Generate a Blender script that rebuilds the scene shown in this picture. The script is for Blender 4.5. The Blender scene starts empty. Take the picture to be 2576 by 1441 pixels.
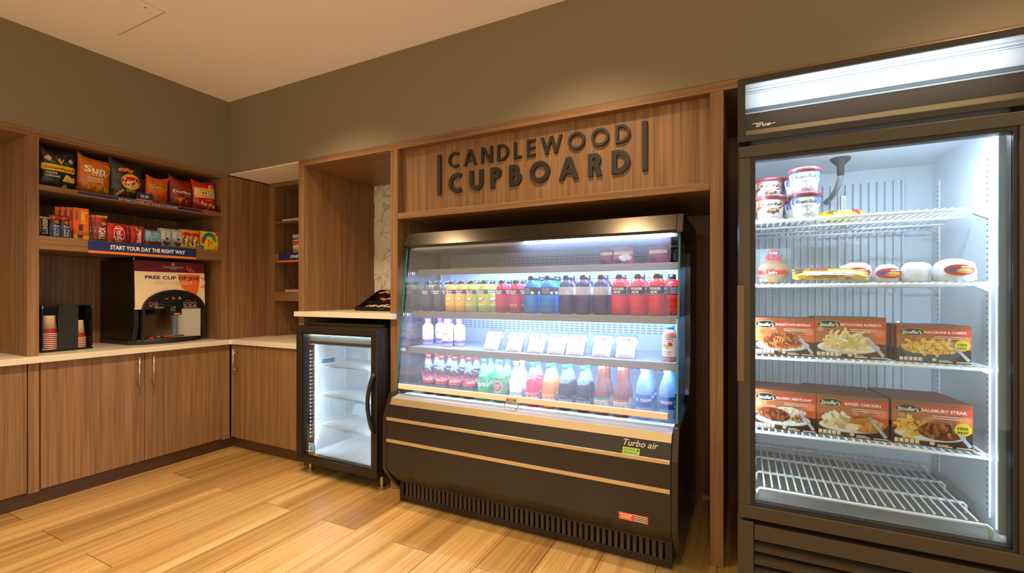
import bpy, bmesh, math, random
from mathutils import Matrix, Vector
rnd = random.Random(7)
pi = math.pi
scene = bpy.context.scene
COL = scene.collection

# ------------------------------------------------------------------ camera
cam_d = bpy.data.cameras.new('camera')
cam_d.sensor_width = 36.0
cam_d.lens = 36.0 * 1157.5 / 2576.0
cam_d.shift_y = 19.5 / 2576.0
cam_d.clip_start = 0.02
cam = bpy.data.objects.new('camera', cam_d)
cam.location = (3.847, -2.383, 1.29)
cam.rotation_euler = (pi / 2, 0, math.radians(26.61))
COL.objects.link(cam)
scene.camera = cam

# ------------------------------------------------------------------ world, lamps, exposure
w = bpy.data.worlds.new('world'); scene.world = w; w.use_nodes = True
w.node_tree.nodes['Background'].inputs[0].default_value = (1.0, 0.80, 0.51, 1)
w.node_tree.nodes['Background'].inputs[1].default_value = 0.56
vs = scene.view_settings
vs.view_transform = 'Standard'; vs.look = 'None'; vs.gamma = 1.0; vs.use_curve_mapping = False
vs.exposure = 1.35
scene.cycles.use_denoising = True
scene.cycles.max_bounces = 7
scene.cycles.diffuse_bounces = 3
scene.cycles.glossy_bounces = 4
scene.cycles.transmission_bounces = 6
scene.cycles.transparent_max_bounces = 24
scene.cycles.sample_clamp_indirect = 6.0

WARM = (1.0, 0.73, 0.44)
def downlight(x, y, power, size=120, z=2.88, blend=0.7):
    d = bpy.data.lights.new('downlight', 'SPOT')
    d.energy = power; d.color = WARM; d.shadow_soft_size = 0.06
    d.spot_size = math.radians(size); d.spot_blend = blend
    o = bpy.data.objects.new('downlight', d); o.location = (x, y, z); COL.objects.link(o)
for x, y, p in ((1.42, -0.66, 36), (3.09, -0.64, 36), (4.76, -0.66, 26), (1.45, -1.4, 95), (2.6, -2.2, 34),  # strongest lamp is added to brighten the left shelf and doors
                (3.9, -2.3, 30)):
    downlight(x, y, p)

# ------------------------------------------------------------------ materials
def lin(c):
    return tuple((v / 12.92 if v <= 0.04045 else ((v + 0.055) / 1.055) ** 2.4) for v in c)
def hexc(h):
    return lin(tuple(int(h[i:i + 2], 16) / 255 for i in (0, 2, 4)))
MATS = {}
def pmat(name, col, rough=0.5, metal=0.0, spec=0.5, emit=None, es=0.0, coat=0.0, trans=0.0, sub=0.0):
    if name in MATS: return MATS[name]
    m = bpy.data.materials.new(name); m.use_nodes = True
    b = m.node_tree.nodes['Principled BSDF']
    c = hexc(col) if isinstance(col, str) else col
    b.inputs['Base Color'].default_value = (*c, 1)
    b.inputs['Roughness'].default_value = rough
    b.inputs['Metallic'].default_value = metal
    b.inputs['Specular IOR Level'].default_value = spec
    b.inputs['Coat Weight'].default_value = coat
    if trans: b.inputs['Transmission Weight'].default_value = trans
    if emit is not None:
        e = hexc(emit) if isinstance(emit, str) else emit
        b.inputs['Emission Color'].default_value = (*e, 1)
        b.inputs['Emission Strength'].default_value = es
    MATS[name] = m
    return m
def cm(h):                                   # printed ink / plastic of one colour
    return pmat('ink_' + h, h, 0.42)
def gl(h):
    return pmat('glossy_' + h, h, 0.22)
def emis(name, col, s):
    if name in MATS: return MATS[name]
    m = bpy.data.materials.new(name); m.use_nodes = True
    nt = m.node_tree; nt.nodes.clear()
    e = nt.nodes.new('ShaderNodeEmission'); o = nt.nodes.new('ShaderNodeOutputMaterial')
    e.inputs[0].default_value = (*(hexc(col) if isinstance(col, str) else col), 1); e.inputs[1].default_value = s
    nt.links.new(e.outputs[0], o.inputs[0]); MATS[name] = m
    return m
def N(nt, t, **k):
    n = nt.nodes.new(t)
    for a, b in k.items(): setattr(n, a, b)
    return n
def wood(name, axis, c0, c1, c2, rough=0.42, rand=False, scale=1.0, spec=0.4):
    """laminate with straight grain along one axis, in room coordinates"""
    if name in MATS: return MATS[name]
    m = bpy.data.materials.new(name); m.use_nodes = True
    nt = m.node_tree; L = nt.links.new; b = nt.nodes['Principled BSDF']
    g = N(nt, 'ShaderNodeNewGeometry')
    mp = N(nt, 'ShaderNodeMapping'); mp.vector_type = 'POINT'
    s = [48.0 * scale] * 3; s['xyz'.index(axis)] = 0.8 * scale
    mp.inputs['Scale'].default_value = s
    src = g.outputs['Position']
    if rand:
        oi = N(nt, 'ShaderNodeObjectInfo')
        sc = N(nt, 'ShaderNodeVectorMath', operation='SCALE'); sc.inputs[0].default_value = (37, 53, 11)
        L(oi.outputs['Random'], sc.inputs['Scale'])
        ad = N(nt, 'ShaderNodeVectorMath', operation='ADD'); L(src, ad.inputs[0]); L(sc.outputs[0], ad.inputs[1]); src = ad.outputs[0]
    L(src, mp.inputs['Vector'])
    n1 = N(nt, 'ShaderNodeTexNoise'); n1.inputs['Scale'].default_value = 1.0; n1.inputs['Detail'].default_value = 5; n1.inputs['Roughness'].default_value = 0.62
    n1.inputs['Distortion'].default_value = 0.35
    L(mp.outputs[0], n1.inputs['Vector'])
    mp2 = N(nt, 'ShaderNodeMapping'); s2 = [330.0 * scale] * 3; s2['xyz'.index(axis)] = 3.0 * scale
    mp2.inputs['Scale'].default_value = s2; L(src, mp2.inputs['Vector'])
    n2 = N(nt, 'ShaderNodeTexNoise'); n2.inputs['Scale'].default_value = 1.0; n2.inputs['Detail'].default_value = 3
    L(mp2.outputs[0], n2.inputs['Vector'])
    mx = N(nt, 'ShaderNodeMath', operation='MULTIPLY_ADD'); mx.inputs[1].default_value = 0.45
    L(n2.outputs['Fac'], mx.inputs[0])
    m3 = N(nt, 'ShaderNodeMath', operation='MULTIPLY'); m3.inputs[1].default_value = 0.62; L(n1.outputs['Fac'], m3.inputs[0]); L(m3.outputs[0], mx.inputs[2])
    fac = mx.outputs[0]
    if rand:
        ad2 = N(nt, 'ShaderNodeMath', operation='MULTIPLY_ADD'); ad2.inputs[1].default_value = 0.22; ad2.inputs[2].default_value = -0.11
        L(oi.outputs['Random'], ad2.inputs[0])
        ad3 = N(nt, 'ShaderNodeMath', operation='ADD'); L(fac, ad3.inputs[0]); L(ad2.outputs[0], ad3.inputs[1]); fac = ad3.outputs[0]
    r = N(nt, 'ShaderNodeValToRGB'); e = r.color_ramp.elements
    e[0].position = 0.38; e[0].color = (*hexc(c0), 1); e[1].position = 0.70; e[1].color = (*hexc(c2), 1)
    k = e.new(0.54); k.color = (*hexc(c1), 1)
    L(fac, r.inputs[0]); L(r.outputs[0], b.inputs['Base Color'])
    b.inputs['Roughness'].default_value = rough; b.inputs['Specular IOR Level'].default_value = spec
    bp = N(nt, 'ShaderNodeBump'); bp.inputs['Strength'].default_value = 0.12; bp.inputs['Distance'].default_value = 0.001
    L(n2.outputs['Fac'], bp.inputs['Height']); L(bp.outputs[0], b.inputs['Normal'])
    MATS[name] = m
    return m
WC = ('694b2f', '846140', '9d7953')
WZ = wood('walnut_laminate_vertical', 'z', *WC)
WX = wood('walnut_laminate_along_x', 'x', *WC)
WY = wood('walnut_laminate_along_y', 'y', *WC)
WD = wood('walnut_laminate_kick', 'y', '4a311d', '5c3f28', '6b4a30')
PLANK = wood('oak_look_plank', 'y', '8f6e3e', 'b48f58', 'cdac76', rough=0.33, rand=True, scale=0.3, spec=0.45)
def paint(name, col, rough=0.7, bump=0.03, sc=420):
    if name in MATS: return MATS[name]
    m = pmat(name, col, rough, spec=0.3); nt = m.node_tree
    n = N(nt, 'ShaderNodeTexNoise'); n.inputs['Scale'].default_value = sc
    g = N(nt, 'ShaderNodeNewGeometry'); nt.links.new(g.outputs['Position'], n.inputs['Vector'])
    bp = N(nt, 'ShaderNodeBump'); bp.inputs['Strength'].default_value = bump; bp.inputs['Distance'].default_value = 0.002
    nt.links.new(n.outputs['Fac'], bp.inputs['Height']); nt.links.new(bp.outputs[0], nt.nodes['Principled BSDF'].inputs['Normal'])
    return m
CEIL = paint('ceiling_paint', 'faf3e6', 0.8)
TAUPE = paint('taupe_wall_paint', '80735f', 0.6, 0.06)
STONE = paint('cream_solid_surface', 'd8cdba', 0.28, 0.0)
BLACK = pmat('black_powder_coat', '241e19', 0.3, spec=0.5)
BLACKM = pmat('black_matte', '121110', 0.6)
BRONZE = pmat('dark_bronze_aluminium', '433a30', 0.36, 0.3)
BRONZE2 = pmat('dark_bronze_satin', '2c2620', 0.34, 0.3)
CHAR = pmat('charcoal_sign_letter', '181410', 0.55)
def steel(name, col, rough, axis='x', metal=1.0):
    if name in MATS: return MATS[name]
    m = pmat(name, col, rough, metal); nt = m.node_tree; b = nt.nodes['Principled BSDF']
    g = N(nt, 'ShaderNodeNewGeometry'); mp = N(nt, 'ShaderNodeMapping')
    s = [700.0] * 3; s['xyz'.index(axis)] = 1.5; mp.inputs['Scale'].default_value = s
    n = N(nt, 'ShaderNodeTexNoise'); n.inputs['Scale'].default_value = 1.0
    nt.links.new(g.outputs['Position'], mp.inputs['Vector']); nt.links.new(mp.outputs[0], n.inputs['Vector'])
    mr = N(nt, 'ShaderNodeMapRange'); mr.inputs['To Min'].default_value = rough * 0.9; mr.inputs['To Max'].default_value = rough * 1.12
    nt.links.new(n.outputs['Fac'], mr.inputs['Value']); nt.links.new(mr.outputs[0], b.inputs['Roughness'])
    return m
STEEL = steel('brushed_steel', 'c9c2b8', 0.3)
STEELD = steel('brushed_titanium', '4b463e', 0.22)
SHELFG = steel('pale_coated_steel', '939dab', 0.4, metal=0.3)
STEELF = steel('shelf_edge_steel', '8b8e94', 0.35, metal=0.6)
NICKEL = pmat('satin_nickel', 'd0c6b6', 0.25, 1.0)
CHROME = pmat('chrome', 'e6e6e6', 0.08, 1.0)
LINER = pmat('white_liner', 'e4ebf0', 0.35)
LINERG = pmat('grey_liner', 'cdd6dc', 0.4)
WIRE = pmat('white_wire_coating', 'f2f6f8', 0.3)
GASKET = pmat('rubber_gasket', '15130f', 0.5)
LED = emis('led_white', 'b8d6ff', 42.0)
FLED = emis('led_freezer', 'd8eaff', 30.0)
LEDS = emis('led_soft', 'cfe2ff', 34.0)
def glass(name, tint, refl=1.0, edge=None):
    """thin pane: clear, with real Fresnel reflection"""
    if name in MATS: return MATS[name]
    m = bpy.data.materials.new(name); m.use_nodes = True
    nt = m.node_tree; nt.nodes.clear(); L = nt.links.new
    t = N(nt, 'ShaderNodeBsdfTransparent'); t.inputs[0].default_value = (*hexc(tint), 1)
    g = N(nt, 'ShaderNodeBsdfGlossy'); g.inputs['Roughness'].default_value = 0.01
    f = N(nt, 'ShaderNodeFresnel'); f.inputs['IOR'].default_value = 1.45
    mu = N(nt, 'ShaderNodeMath', operation='MULTIPLY'); mu.inputs[1].default_value = refl; L(f.outputs[0], mu.inputs[0])
    x = N(nt, 'ShaderNodeMixShader'); o = N(nt, 'ShaderNodeOutputMaterial')
    L(mu.outputs[0], x.inputs[0]); L(t.outputs[0], x.inputs[1]); L(g.outputs[0], x.inputs[2]); L(x.outputs[0], o.inputs[0])
    MATS[name] = m
    return m
GLASS = glass('clear_glass', 'f6fbfb', 0.8)
ACRYL = glass('clear_acrylic', 'f4f5f5', 0.4)
GREENEDGE = pmat('green_glass_edge', '127a72', 0.12, coat=0.5, emit='0f6a62', es=0.0)
def tinted(name, col, clear, rough=0.12):
    """translucent liquid / plastic: part see-through tint, part body colour, glossy skin"""
    if name in MATS: return MATS[name]
    m = bpy.data.materials.new(name); m.use_nodes = True
    nt = m.node_tree; L = nt.links.new; b = nt.nodes['Principled BSDF']; o = nt.nodes['Material Output']
    b.inputs['Base Color'].default_value = (*hexc(col), 1); b.inputs['Roughness'].default_value = rough
    t = N(nt, 'ShaderNodeBsdfTransparent'); t.inputs[0].default_value = (*[min(1, v * 0.8 + 0.2) for v in hexc(col)], 1)
    x = N(nt, 'ShaderNodeMixShader'); x.inputs[0].default_value = clear
    L(b.outputs[0], x.inputs[1]); L(t.outputs[0], x.inputs[2]); L(x.outputs[0], o.inputs[0])
    MATS[name] = m
    return m

# ------------------------------------------------------------------ mesh and object helpers
WORLD = set()
def link(o, parent=None):
    COL.objects.link(o)
    if parent is not None:
        o.parent = parent
        if parent.name in WORLD:
            o.matrix_parent_inverse = Matrix.Translation(-parent.location)
    return o
def tag(o, label=None, cat=None, group=None, kind=None):
    if label: o['label'] = label
    if cat: o['category'] = cat
    if group: o['group'] = group
    if kind: o['kind'] = kind
    return o
def T(name, label, cat, loc=(0, 0, 0), group=None, world=False, rz=0.0, kind=None):
    o = bpy.data.objects.new(name, None); o.empty_display_size = 0.05
    o.location = loc; o.rotation_euler = (0, 0, rz); COL.objects.link(o)
    if world: WORLD.add(o.name)
    return tag(o, label, cat, group, kind)
def part(name, mesh, parent, loc=(0, 0, 0)):
    o = bpy.data.objects.new(name, mesh); link(o, parent); o.location = loc
    return o
class MB:
    def __init__(s): s.v = []; s.f = []; s.m = []
    def add(s, vs, fs, mi=0):
        k = len(s.v); s.v += [tuple(p) for p in vs]; s.f += [tuple(i + k for i in f) for f in fs]; s.m += [mi] * len(fs)
        return s
    def box(s, x0, x1, y0, y1, z0, z1, mi=0):
        return s.add([(x0, y0, z0), (x1, y0, z0), (x1, y1, z0), (x0, y1, z0), (x0, y0, z1), (x1, y0, z1), (x1, y1, z1), (x0, y1, z1)],
                     [(0, 3, 2, 1), (4, 5, 6, 7), (0, 1, 5, 4), (1, 2, 6, 5), (2, 3, 7, 6), (3, 0, 4, 7)], mi)
    def prism(s, pts, axis, a, b, mi=0):
        """extrude a 2D polygon along an axis; pts are the other two coordinates in xyz order"""
        n = len(pts); i = 'xyz'.index(axis)
        def mk(p, c): q = list(p); q.insert(i, c); return q
        vs = [mk(p, a) for p in pts] + [mk(p, b) for p in pts]
        fs = [tuple(range(n))[::-1], tuple(range(n, 2 * n))] + [(j, (j + 1) % n, n + (j + 1) % n, n + j) for j in range(n)]
        return s.add(vs, fs, mi)
    def tube(s, pts, r, n=8, mi=0, caps=True):
        pts = [Vector(p) for p in pts]; rings = []
        up = None
        for i, p in enumerate(pts):
            d = (pts[min(i + 1, len(pts) - 1)] - pts[max(i - 1, 0)]).normalized()
            if up is None:
                up = Vector((0, 0, 1)) if abs(d.z) < 0.9 else Vector((1, 0, 0))
            a = d.cross(up).normalized(); b = a.cross(d).normalized(); up = b
            rr = r[i] if isinstance(r, (list, tuple)) else r
            rings.append([p + a * math.cos(2 * pi * k / n) * rr + b * math.sin(2 * pi * k / n) * rr for k in range(n)])
        vs = [q for g in rings for q in g]; fs = []
        for i in range(len(pts) - 1):
            for k in range(n):
                fs.append((i * n + k, i * n + (k + 1) % n, (i + 1) * n + (k + 1) % n, (i + 1) * n + k))
        if caps: fs += [tuple(range(n))[::-1], tuple(range((len(pts) - 1) * n, len(pts) * n))]
        return s.add(vs, fs, mi)
    def lathe(s, prof, n=20, mi=0, c=(0, 0), caps=True):
        """prof: (radius, z) from bottom to top"""
        vs = [(c[0] + r * math.cos(2 * pi * k / n), c[1] + r * math.sin(2 * pi * k / n), z) for r, z in prof for k in range(n)]; fs = []
        for i in range(len(prof) - 1):
            for k in range(n):
                fs.append((i * n + k, i * n + (k + 1) % n, (i + 1) * n + (k + 1) % n, (i + 1) * n + k))
        if caps: fs += [tuple(range(n))[::-1], tuple(range((len(prof) - 1) * n, len(prof) * n))]
        return s.add(vs, fs, mi)
    def mesh(s, name, mat, smooth=False):
        me = bpy.data.meshes.new(name); me.from_pydata(s.v, [], s.f)
        for m in (mat if isinstance(mat, (list, tuple)) else [mat]): me.materials.append(m)
        me.polygons.foreach_set('material_index', s.m)
        if smooth: me.polygons.foreach_set('use_smooth', [True] * len(s.f))
        me.update()
        return me
    def obj(s, name, mat, parent=None, smooth=False, bevel=0.0, seg=2, loc=(0, 0, 0)):
        o = part(name, s.mesh(name, mat, smooth), parent, loc)
        if bevel:
            b = o.modifiers.new('bevel', 'BEVEL'); b.width = bevel; b.segments = seg; b.limit_method = 'ANGLE'; b.angle_limit = 0.6
        if smooth == 'angle': pass
        return o
def box(name, x0, x1, y0, y1, z0, z1, mat, parent=None, bevel=0.0015):
    return MB().box(x0, x1, y0, y1, z0, z1).obj(name, mat, parent, bevel=bevel)
def struct(o): o['kind'] = 'structure'; return o
def kids(o): return [c for c in COL.objects if c.parent == o]
def copy_tree(o, loc=None, label=None, rz=None, parent=None, tilt=None, children=None, group=None):
    c = o.copy(); COL.objects.link(c)
    if parent is not None: c.parent = parent
    if loc is not None: c.location = loc
    if rz is not None: c.rotation_euler = (0, 0, rz)
    if tilt is not None: c.rotation_euler = tilt
    if label: c['label'] = label
    if group: c['group'] = group
    for ch in o.children: copy_tree(ch, parent=c)
    return c

# ------------------------------------------------------------------ flat print: 2D shapes laid on a surface
TXT = {}
def text_geo(s, shear=0.0, bold=0.0):
    k = (s, shear, bold)
    if k not in TXT:
        cu = bpy.data.curves.new('t', 'FONT'); cu.body = s; cu.size = 1.0; cu.resolution_u = 2; cu.fill_mode = 'FRONT' if False else 'BOTH'
        cu.shear = shear; cu.offset = bold; cu.dimensions = '2D'
        o = bpy.data.objects.new('t', cu); COL.objects.link(o)
        dg = bpy.context.evaluated_depsgraph_get()
        me = bpy.data.meshes.new_from_object(o.evaluated_get(dg))
        vs = [(v.co.x, v.co.y) for v in me.vertices]; fs = [tuple(p.vertices) for p in me.polygons]
        bpy.data.objects.remove(o); bpy.data.curves.remove(cu); bpy.data.meshes.remove(me)
        TXT[k] = (vs, fs)
    return TXT[k]
CAPH = 0.70
class Art:
    def __init__(s): s.it = []
    def raw(s, vs, fs, col): s.it.append((vs, fs, col)); return s
    def rect(s, u0, v0, u1, v1, col, n=1, m=1):
        vs = [(u0 + (u1 - u0) * i / n, v0 + (v1 - v0) * j / m) for j in range(m + 1) for i in range(n + 1)]
        fs = [(j * (n + 1) + i, j * (n + 1) + i + 1, (j + 1) * (n + 1) + i + 1, (j + 1) * (n + 1) + i) for j in range(m) for i in range(n)]
        return s.raw(vs, fs, col)
    def ell(s, cx, cy, rx, ry, col, seg=22, rings=1, rot=0.0):
        ca, sa = math.cos(rot), math.sin(rot)
        def P(a, q):
            x, y = rx * q * math.cos(a), ry * q * math.sin(a); return (cx + x * ca - y * sa, cy + x * sa + y * ca)
        vs = [(cx, cy)]; fs = []
        for r in range(1, rings + 1): vs += [P(2 * pi * k / seg, r / rings) for k in range(seg)]
        fs += [(0, 1 + k, 1 + (k + 1) % seg) for k in range(seg)]
        for r in range(1, rings):
            a = 1 + (r - 1) * seg; b = a + seg
            fs += [(a + k, b + k, b + (k + 1) % seg, a + (k + 1) % seg) for k in range(seg)]
        return s.raw(vs, fs, col)
    def poly(s, pts, col): return s.raw(list(pts), [tuple(range(len(pts)))], col)
    def strip(s, pts, wd, col):
        vs = []; n = len(pts)
        for i, p in enumerate(pts):
            a, b = pts[max(i - 1, 0)], pts[min(i + 1, n - 1)]
            dx, dy = b[0] - a[0], b[1] - a[1]; l = math.hypot(dx, dy) or 1
            ww = wd[i] if isinstance(wd, (list, tuple)) else wd
            vs += [(p[0] - dy / l * ww / 2, p[1] + dx / l * ww / 2), (p[0] + dy / l * ww / 2, p[1] - dx / l * ww / 2)]
        return s.raw(vs, [(2 * i + 1, 2 * i + 3, 2 * i + 2, 2 * i) for i in range(n - 1)], col)
    def arc(s, cx, cy, rx, ry, a0, a1, wd, col, n=12):
        return s.strip([(cx + rx * math.cos(a0 + (a1 - a0) * i / n), cy + ry * math.sin(a0 + (a1 - a0) * i / n)) for i in range(n + 1)], wd, col)
    def text(s, t, cx, cy, h, col, w=None, shear=0.0, bold=0.0, rot=0.0, left=False):
        vs, fs = text_geo(t, shear, bold)
        if not vs: return s
        x0 = min(v[0] for v in vs); x1 = max(v[0] for v in vs)
        sy = h / CAPH; sx = (w / (x1 - x0)) if w else sy
        ox = x0 if left else (x0 + x1) / 2
        ca, sa = math.cos(rot), math.sin(rot); out = []
        for x, y in vs:
            X, Y = (x - ox) * sx, (y - CAPH / 2) * sy
            out.append((cx + X * ca - Y * sa, cy + X * sa + Y * ca))
        return s.raw(out, fs, col)
    def otext(s, t, cx, cy, h, col, ocol, w=None, ob=0.035, **k):
        b = k.pop('bold', 0.0)
        s.text(t, cx, cy, h, ocol, w=w * 1.03 if w else None, bold=b + ob, **k)
        return s.text(t, cx, cy, h, col, w=w, bold=b, **k)
    def build(s, name, fn, parent, eps=0.0004, step=0.00009, mat=cm):
        vs = []; fs = []; mi = []; ms = []; idx = {}
        for L, (v, f, c) in enumerate(s.it):
            if c not in idx: idx[c] = len(ms); ms.append(mat(c) if isinstance(c, str) else c)
            k = len(vs); h = eps + L * step
            vs += [fn(a, b, h) for a, b in v]; fs += [tuple(i + k for i in q) for q in f]; mi += [idx[c]] * len(f)
        me = bpy.data.meshes.new(name); me.from_pydata(vs, [], fs)
        for m in ms: me.materials.append(m)
        me.polygons.foreach_set('material_index', mi); me.update()
        return part(name, me, parent)
def on_y(x0, y, z0): return lambda u, v, h: (x0 + u, y - h, z0 + v)          # faces -y, u to the right (+x)
def on_x(x, y0, z0): return lambda u, v, h: (x + h, y0 + u, z0 + v)          # faces +x, u to the right (+y)
# ================================================================== the room
fl = struct(box('floor', -0.7, 6.2, -4.6, 0.8, -0.06, -0.004, pmat('grout', '6e5436', 0.85), bevel=0))
PW, PL = 0.2553, 1.53
pmesh = MB().box(0.0016, PW - 0.0016, 0.0016, PL - 0.0016, -0.006, 0.0).mesh('plank', PLANK)
for k in range(-2, 24):
    x = 0.165 + PW * k
    y = (-0.515 if k % 2 == 0 else -1.285) - 2 * PL - 0.6 * 0
    while y < 0.75:
        if y + PL > -4.5: part('plank', pmesh, fl, (x, y, 0))
        y += PL
ce = struct(box('ceiling', -0.7, 6.2, -4.6, 0.8, 2.898, 2.96, CEIL, bevel=0))
box('access_hatch', 0.388, 0.903, -1.44, -0.927, 2.8955, 2.8985, CEIL, ce, bevel=0.0005)
GAP_SHADE = pmat('hatch_gap_shade', '4a3c2a', 0.9)  # dark colour painted on thin strips as the shadow in the hatch seam
for q in ((0.3865, 0.388, -1.4415, -0.924), (0.903, 0.9045, -1.4415, -0.924), (0.388, 0.903, -0.927, -0.923), (0.388, 0.903, -1.4415, -1.44)): box('hatch_gap_shade', *q, 2.8972, 2.8985, GAP_SHADE, ce, bevel=0)
MB().lathe([(0.004, 2.892), (0.004, 2.8936)], 10, c=(0.86, -1.0)).obj('hatch_latch', BLACK, ce)
wl = struct(MB().box(-0.7, 0, -4.6, 0.0, 2.295, 2.898).box(-0.7, -0.645, -4.6, 0.8, 0, 2.295).obj('wall_left', TAUPE))
wb = struct(MB().box(-0.7, 6.2, 0, 0.8, 2.296, 2.898).box(-0.645, 6.2, 0.765, 0.8, 0, 2.296).obj('wall_back', TAUPE))
struct(box('soffit_underside', 0.0, 0.851, 0.004, 0.36, 2.288, 2.2945, CEIL, bevel=0))
struct(box('baseboard_back', 3.62, 3.707, 0.738, 0.749, 0, 0.03, pmat('pale_base', 'b89a72', 0.5), bevel=0))

# ================================================================== left shelf unit with coffee niche
su = T('shelf_unit', 'brown wood-grain built-in shelf unit holding chip bags, candy bars and the coffee machine', 'shelf unit', (-0.3, -0.6, 0.914), world=True)
box('top_board', -0.62, 0.0, -2.4, -0.001, 2.251, 2.2945, WY, su)
box('upright', -0.62, 0.0, -1.214, -1.162, 0.915, 2.251, WZ, su)
box('upright', -0.62, 0.0, -0.058, -0.001, 0.915, 2.251, WZ, su)
box('back_panel', -0.644, -0.62, -2.4, -0.001, 0.915, 2.251, WZ, su, bevel=0)
box('shelf', -0.62, -0.002, -1.1618, -0.0582, 1.929, 1.965, WY, su)
box('shelf', -0.62, -0.002, -1.1618, -0.0582, 1.567, 1.650, WY, su)

# corner recess shelf unit
cs = T('corner_shelf_unit', 'narrow brown wood-grain shelf unit set back in the corner recess', 'shelf unit', (0.4, 0.5, 0.914), world=True)
box('side_panel', -0.012, 0.012, 0.002, 0.7, 0.915, 2.278, WZ, cs)
box('stile', 0.0122, 0.085, 0.357, 0.7, 0.915, 2.249, WZ, cs)
box('top_rail', 0.0122, 0.85, 0.357, 0.7, 2.2492, 2.287, WX, cs)
box('shelf', 0.0852, 0.85, 0.358, 0.7, 1.921, 1.939, WX, cs)
box('shelf', 0.0852, 0.85, 0.358, 0.7, 1.572, 1.652, WX, cs)
box('shelf', 0.0852, 0.85, 0.358, 0.7, 1.230, 1.309, WX, cs)
box('back_panel', 0.0122, 0.85, 0.7, 0.72, 0.915, 2.287, WZ, cs, bevel=0)

# L-shaped worktop
ct = MB().prism([(-0.64, -2.4), (0.062, -2.4), (0.062, -0.035), (0.077, -0.02), (0.85, -0.02), (0.85, 0.72), (-0.64, 0.72)], 'z', 0.876, 0.9145).obj('countertop', STONE, bevel=0.003)
tag(ct, 'cream solid-surface L-shaped countertop running around the corner', 'countertop')

# base cabinets
def handle(parent, p0, p1, posts, r=0.0055):
    h = MB(); h.tube([p0, p1], r, 10)
    o = h.obj('handle', NICKEL, parent, smooth=True)
    for a, b in posts: MB().tube([a, b], 0.004, 8).obj('handle_post', NICKEL, o, smooth=True)
    return o
bc = T('base_cabinet', 'brown wood-grain two-door base cabinet under the coffee machine', 'cabinet', (-0.3, -0.6, 0), world=True)
box('carcass', -0.62, 0.005, -1.22, -0.028, 0.1, 0.8755, WZ, bc, bevel=0)
for y0, y1, hy in ((-1.163, -0.6185, -0.663), (-0.6155, -0.0715, -0.575)):
    d = box('door', 0.0062, 0.0245, y0, y1, 0.103, 0.8745, WZ, bc, bevel=0.001)
    handle(d, (0.058, hy, 0.628), (0.058, hy, 0.847), [((0.0245, hy, z), (0.055, hy, z)) for z in (0.668, 0.808)])
box('filler_strip', 0.0062, 0.0245, -1.2175, -1.1685, 0.092, 0.8745, WZ, bc, bevel=0.001)
box('filler_strip', 0.0062, 0.0245, -0.0685, -0.008, 0.092, 0.8745, WZ, bc, bevel=0.001)
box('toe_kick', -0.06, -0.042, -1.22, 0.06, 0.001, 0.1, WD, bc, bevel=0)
b2 = T('base_cabinet', 'brown wood-grain base cabinet at the left edge of the photo', 'cabinet', (-0.3, -1.8, 0), world=True)
box('carcass', -0.62, 0.005, -2.4, -1.2205, 0.1, 0.8755, WZ, b2, bevel=0)
box('door', 0.0062, 0.0245, -2.0, -1.2235, 0.103, 0.8745, WZ, b2, bevel=0.001)
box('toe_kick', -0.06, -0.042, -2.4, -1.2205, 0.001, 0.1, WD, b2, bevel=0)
b3 = T('base_cabinet', 'brown wood-grain single-door base cabinet between the corner and the small cooler', 'cabinet', (0.45, 0.3, 0), world=True)
box('carcass', 0.026, 0.85, 0.019, 0.72, 0.1, 0.8755, WZ, b3, bevel=0)
d = box('door', 0.085, 0.848, 0.0, 0.0185, 0.103, 0.868, WZ, b3, bevel=0.001)
handle(d, (0.122, -0.040, 0.632), (0.122, -0.040, 0.849), [((0.122, 0.0, z), (0.122, -0.037, z)) for z in (0.673, 0.812)])
box('filler_strip', 0.0262, 0.082, 0.004, 0.0185, 0.103, 0.8745, WZ, b3, bevel=0.001)
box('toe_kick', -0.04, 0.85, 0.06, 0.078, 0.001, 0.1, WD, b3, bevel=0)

# ================================================================== appliance surround on the back wall
ap = T('appliance_surround', 'brown wood-grain built-in surround framing the coolers and freezer', 'cabinetry', (2.7, 0.4, 0), world=True)
box('top_board', 0.851, 5.3, 0.0, 0.75, 2.251, 2.2955, WX, ap)
box('upright', 0.851, 0.908, 0.0, 0.75, 0.001, 2.251, WZ, ap)
box('upright', 1.745, 1.806, 0.0, 0.75, 0.001, 2.251, WZ, ap)
box('upright', 3.708, 3.767, 0.0, 0.75, 0.001, 2.251, WZ, ap)
box('upright', 4.76, 4.82, 0.0, 0.75, 0.001, 2.251, WZ, ap)
box('sign_panel', 1.8065, 3.7075, 0.055, 0.075, 1.828, 2.251, WZ, ap, bevel=0)
box('lower_beam', 1.8065, 3.7075, 0.001, 0.75, 1.787, 1.827, WX, ap)
box('back_panel', 0.851, 5.3, 0.75, 0.764, 0.001, 2.295, WZ, ap, bevel=0)
fs_ = MB().box(0.9085, 1.7445, 0.0, 0.735, 1.125, 1.1615).box(0.852, 1.80, -0.042, -0.0005, 1.125, 1.1615).obj('cooler_worktop', STONE, bevel=0.002)
tag(fs_, 'cream solid-surface slab above the small glass-door cooler', 'countertop')

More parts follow.
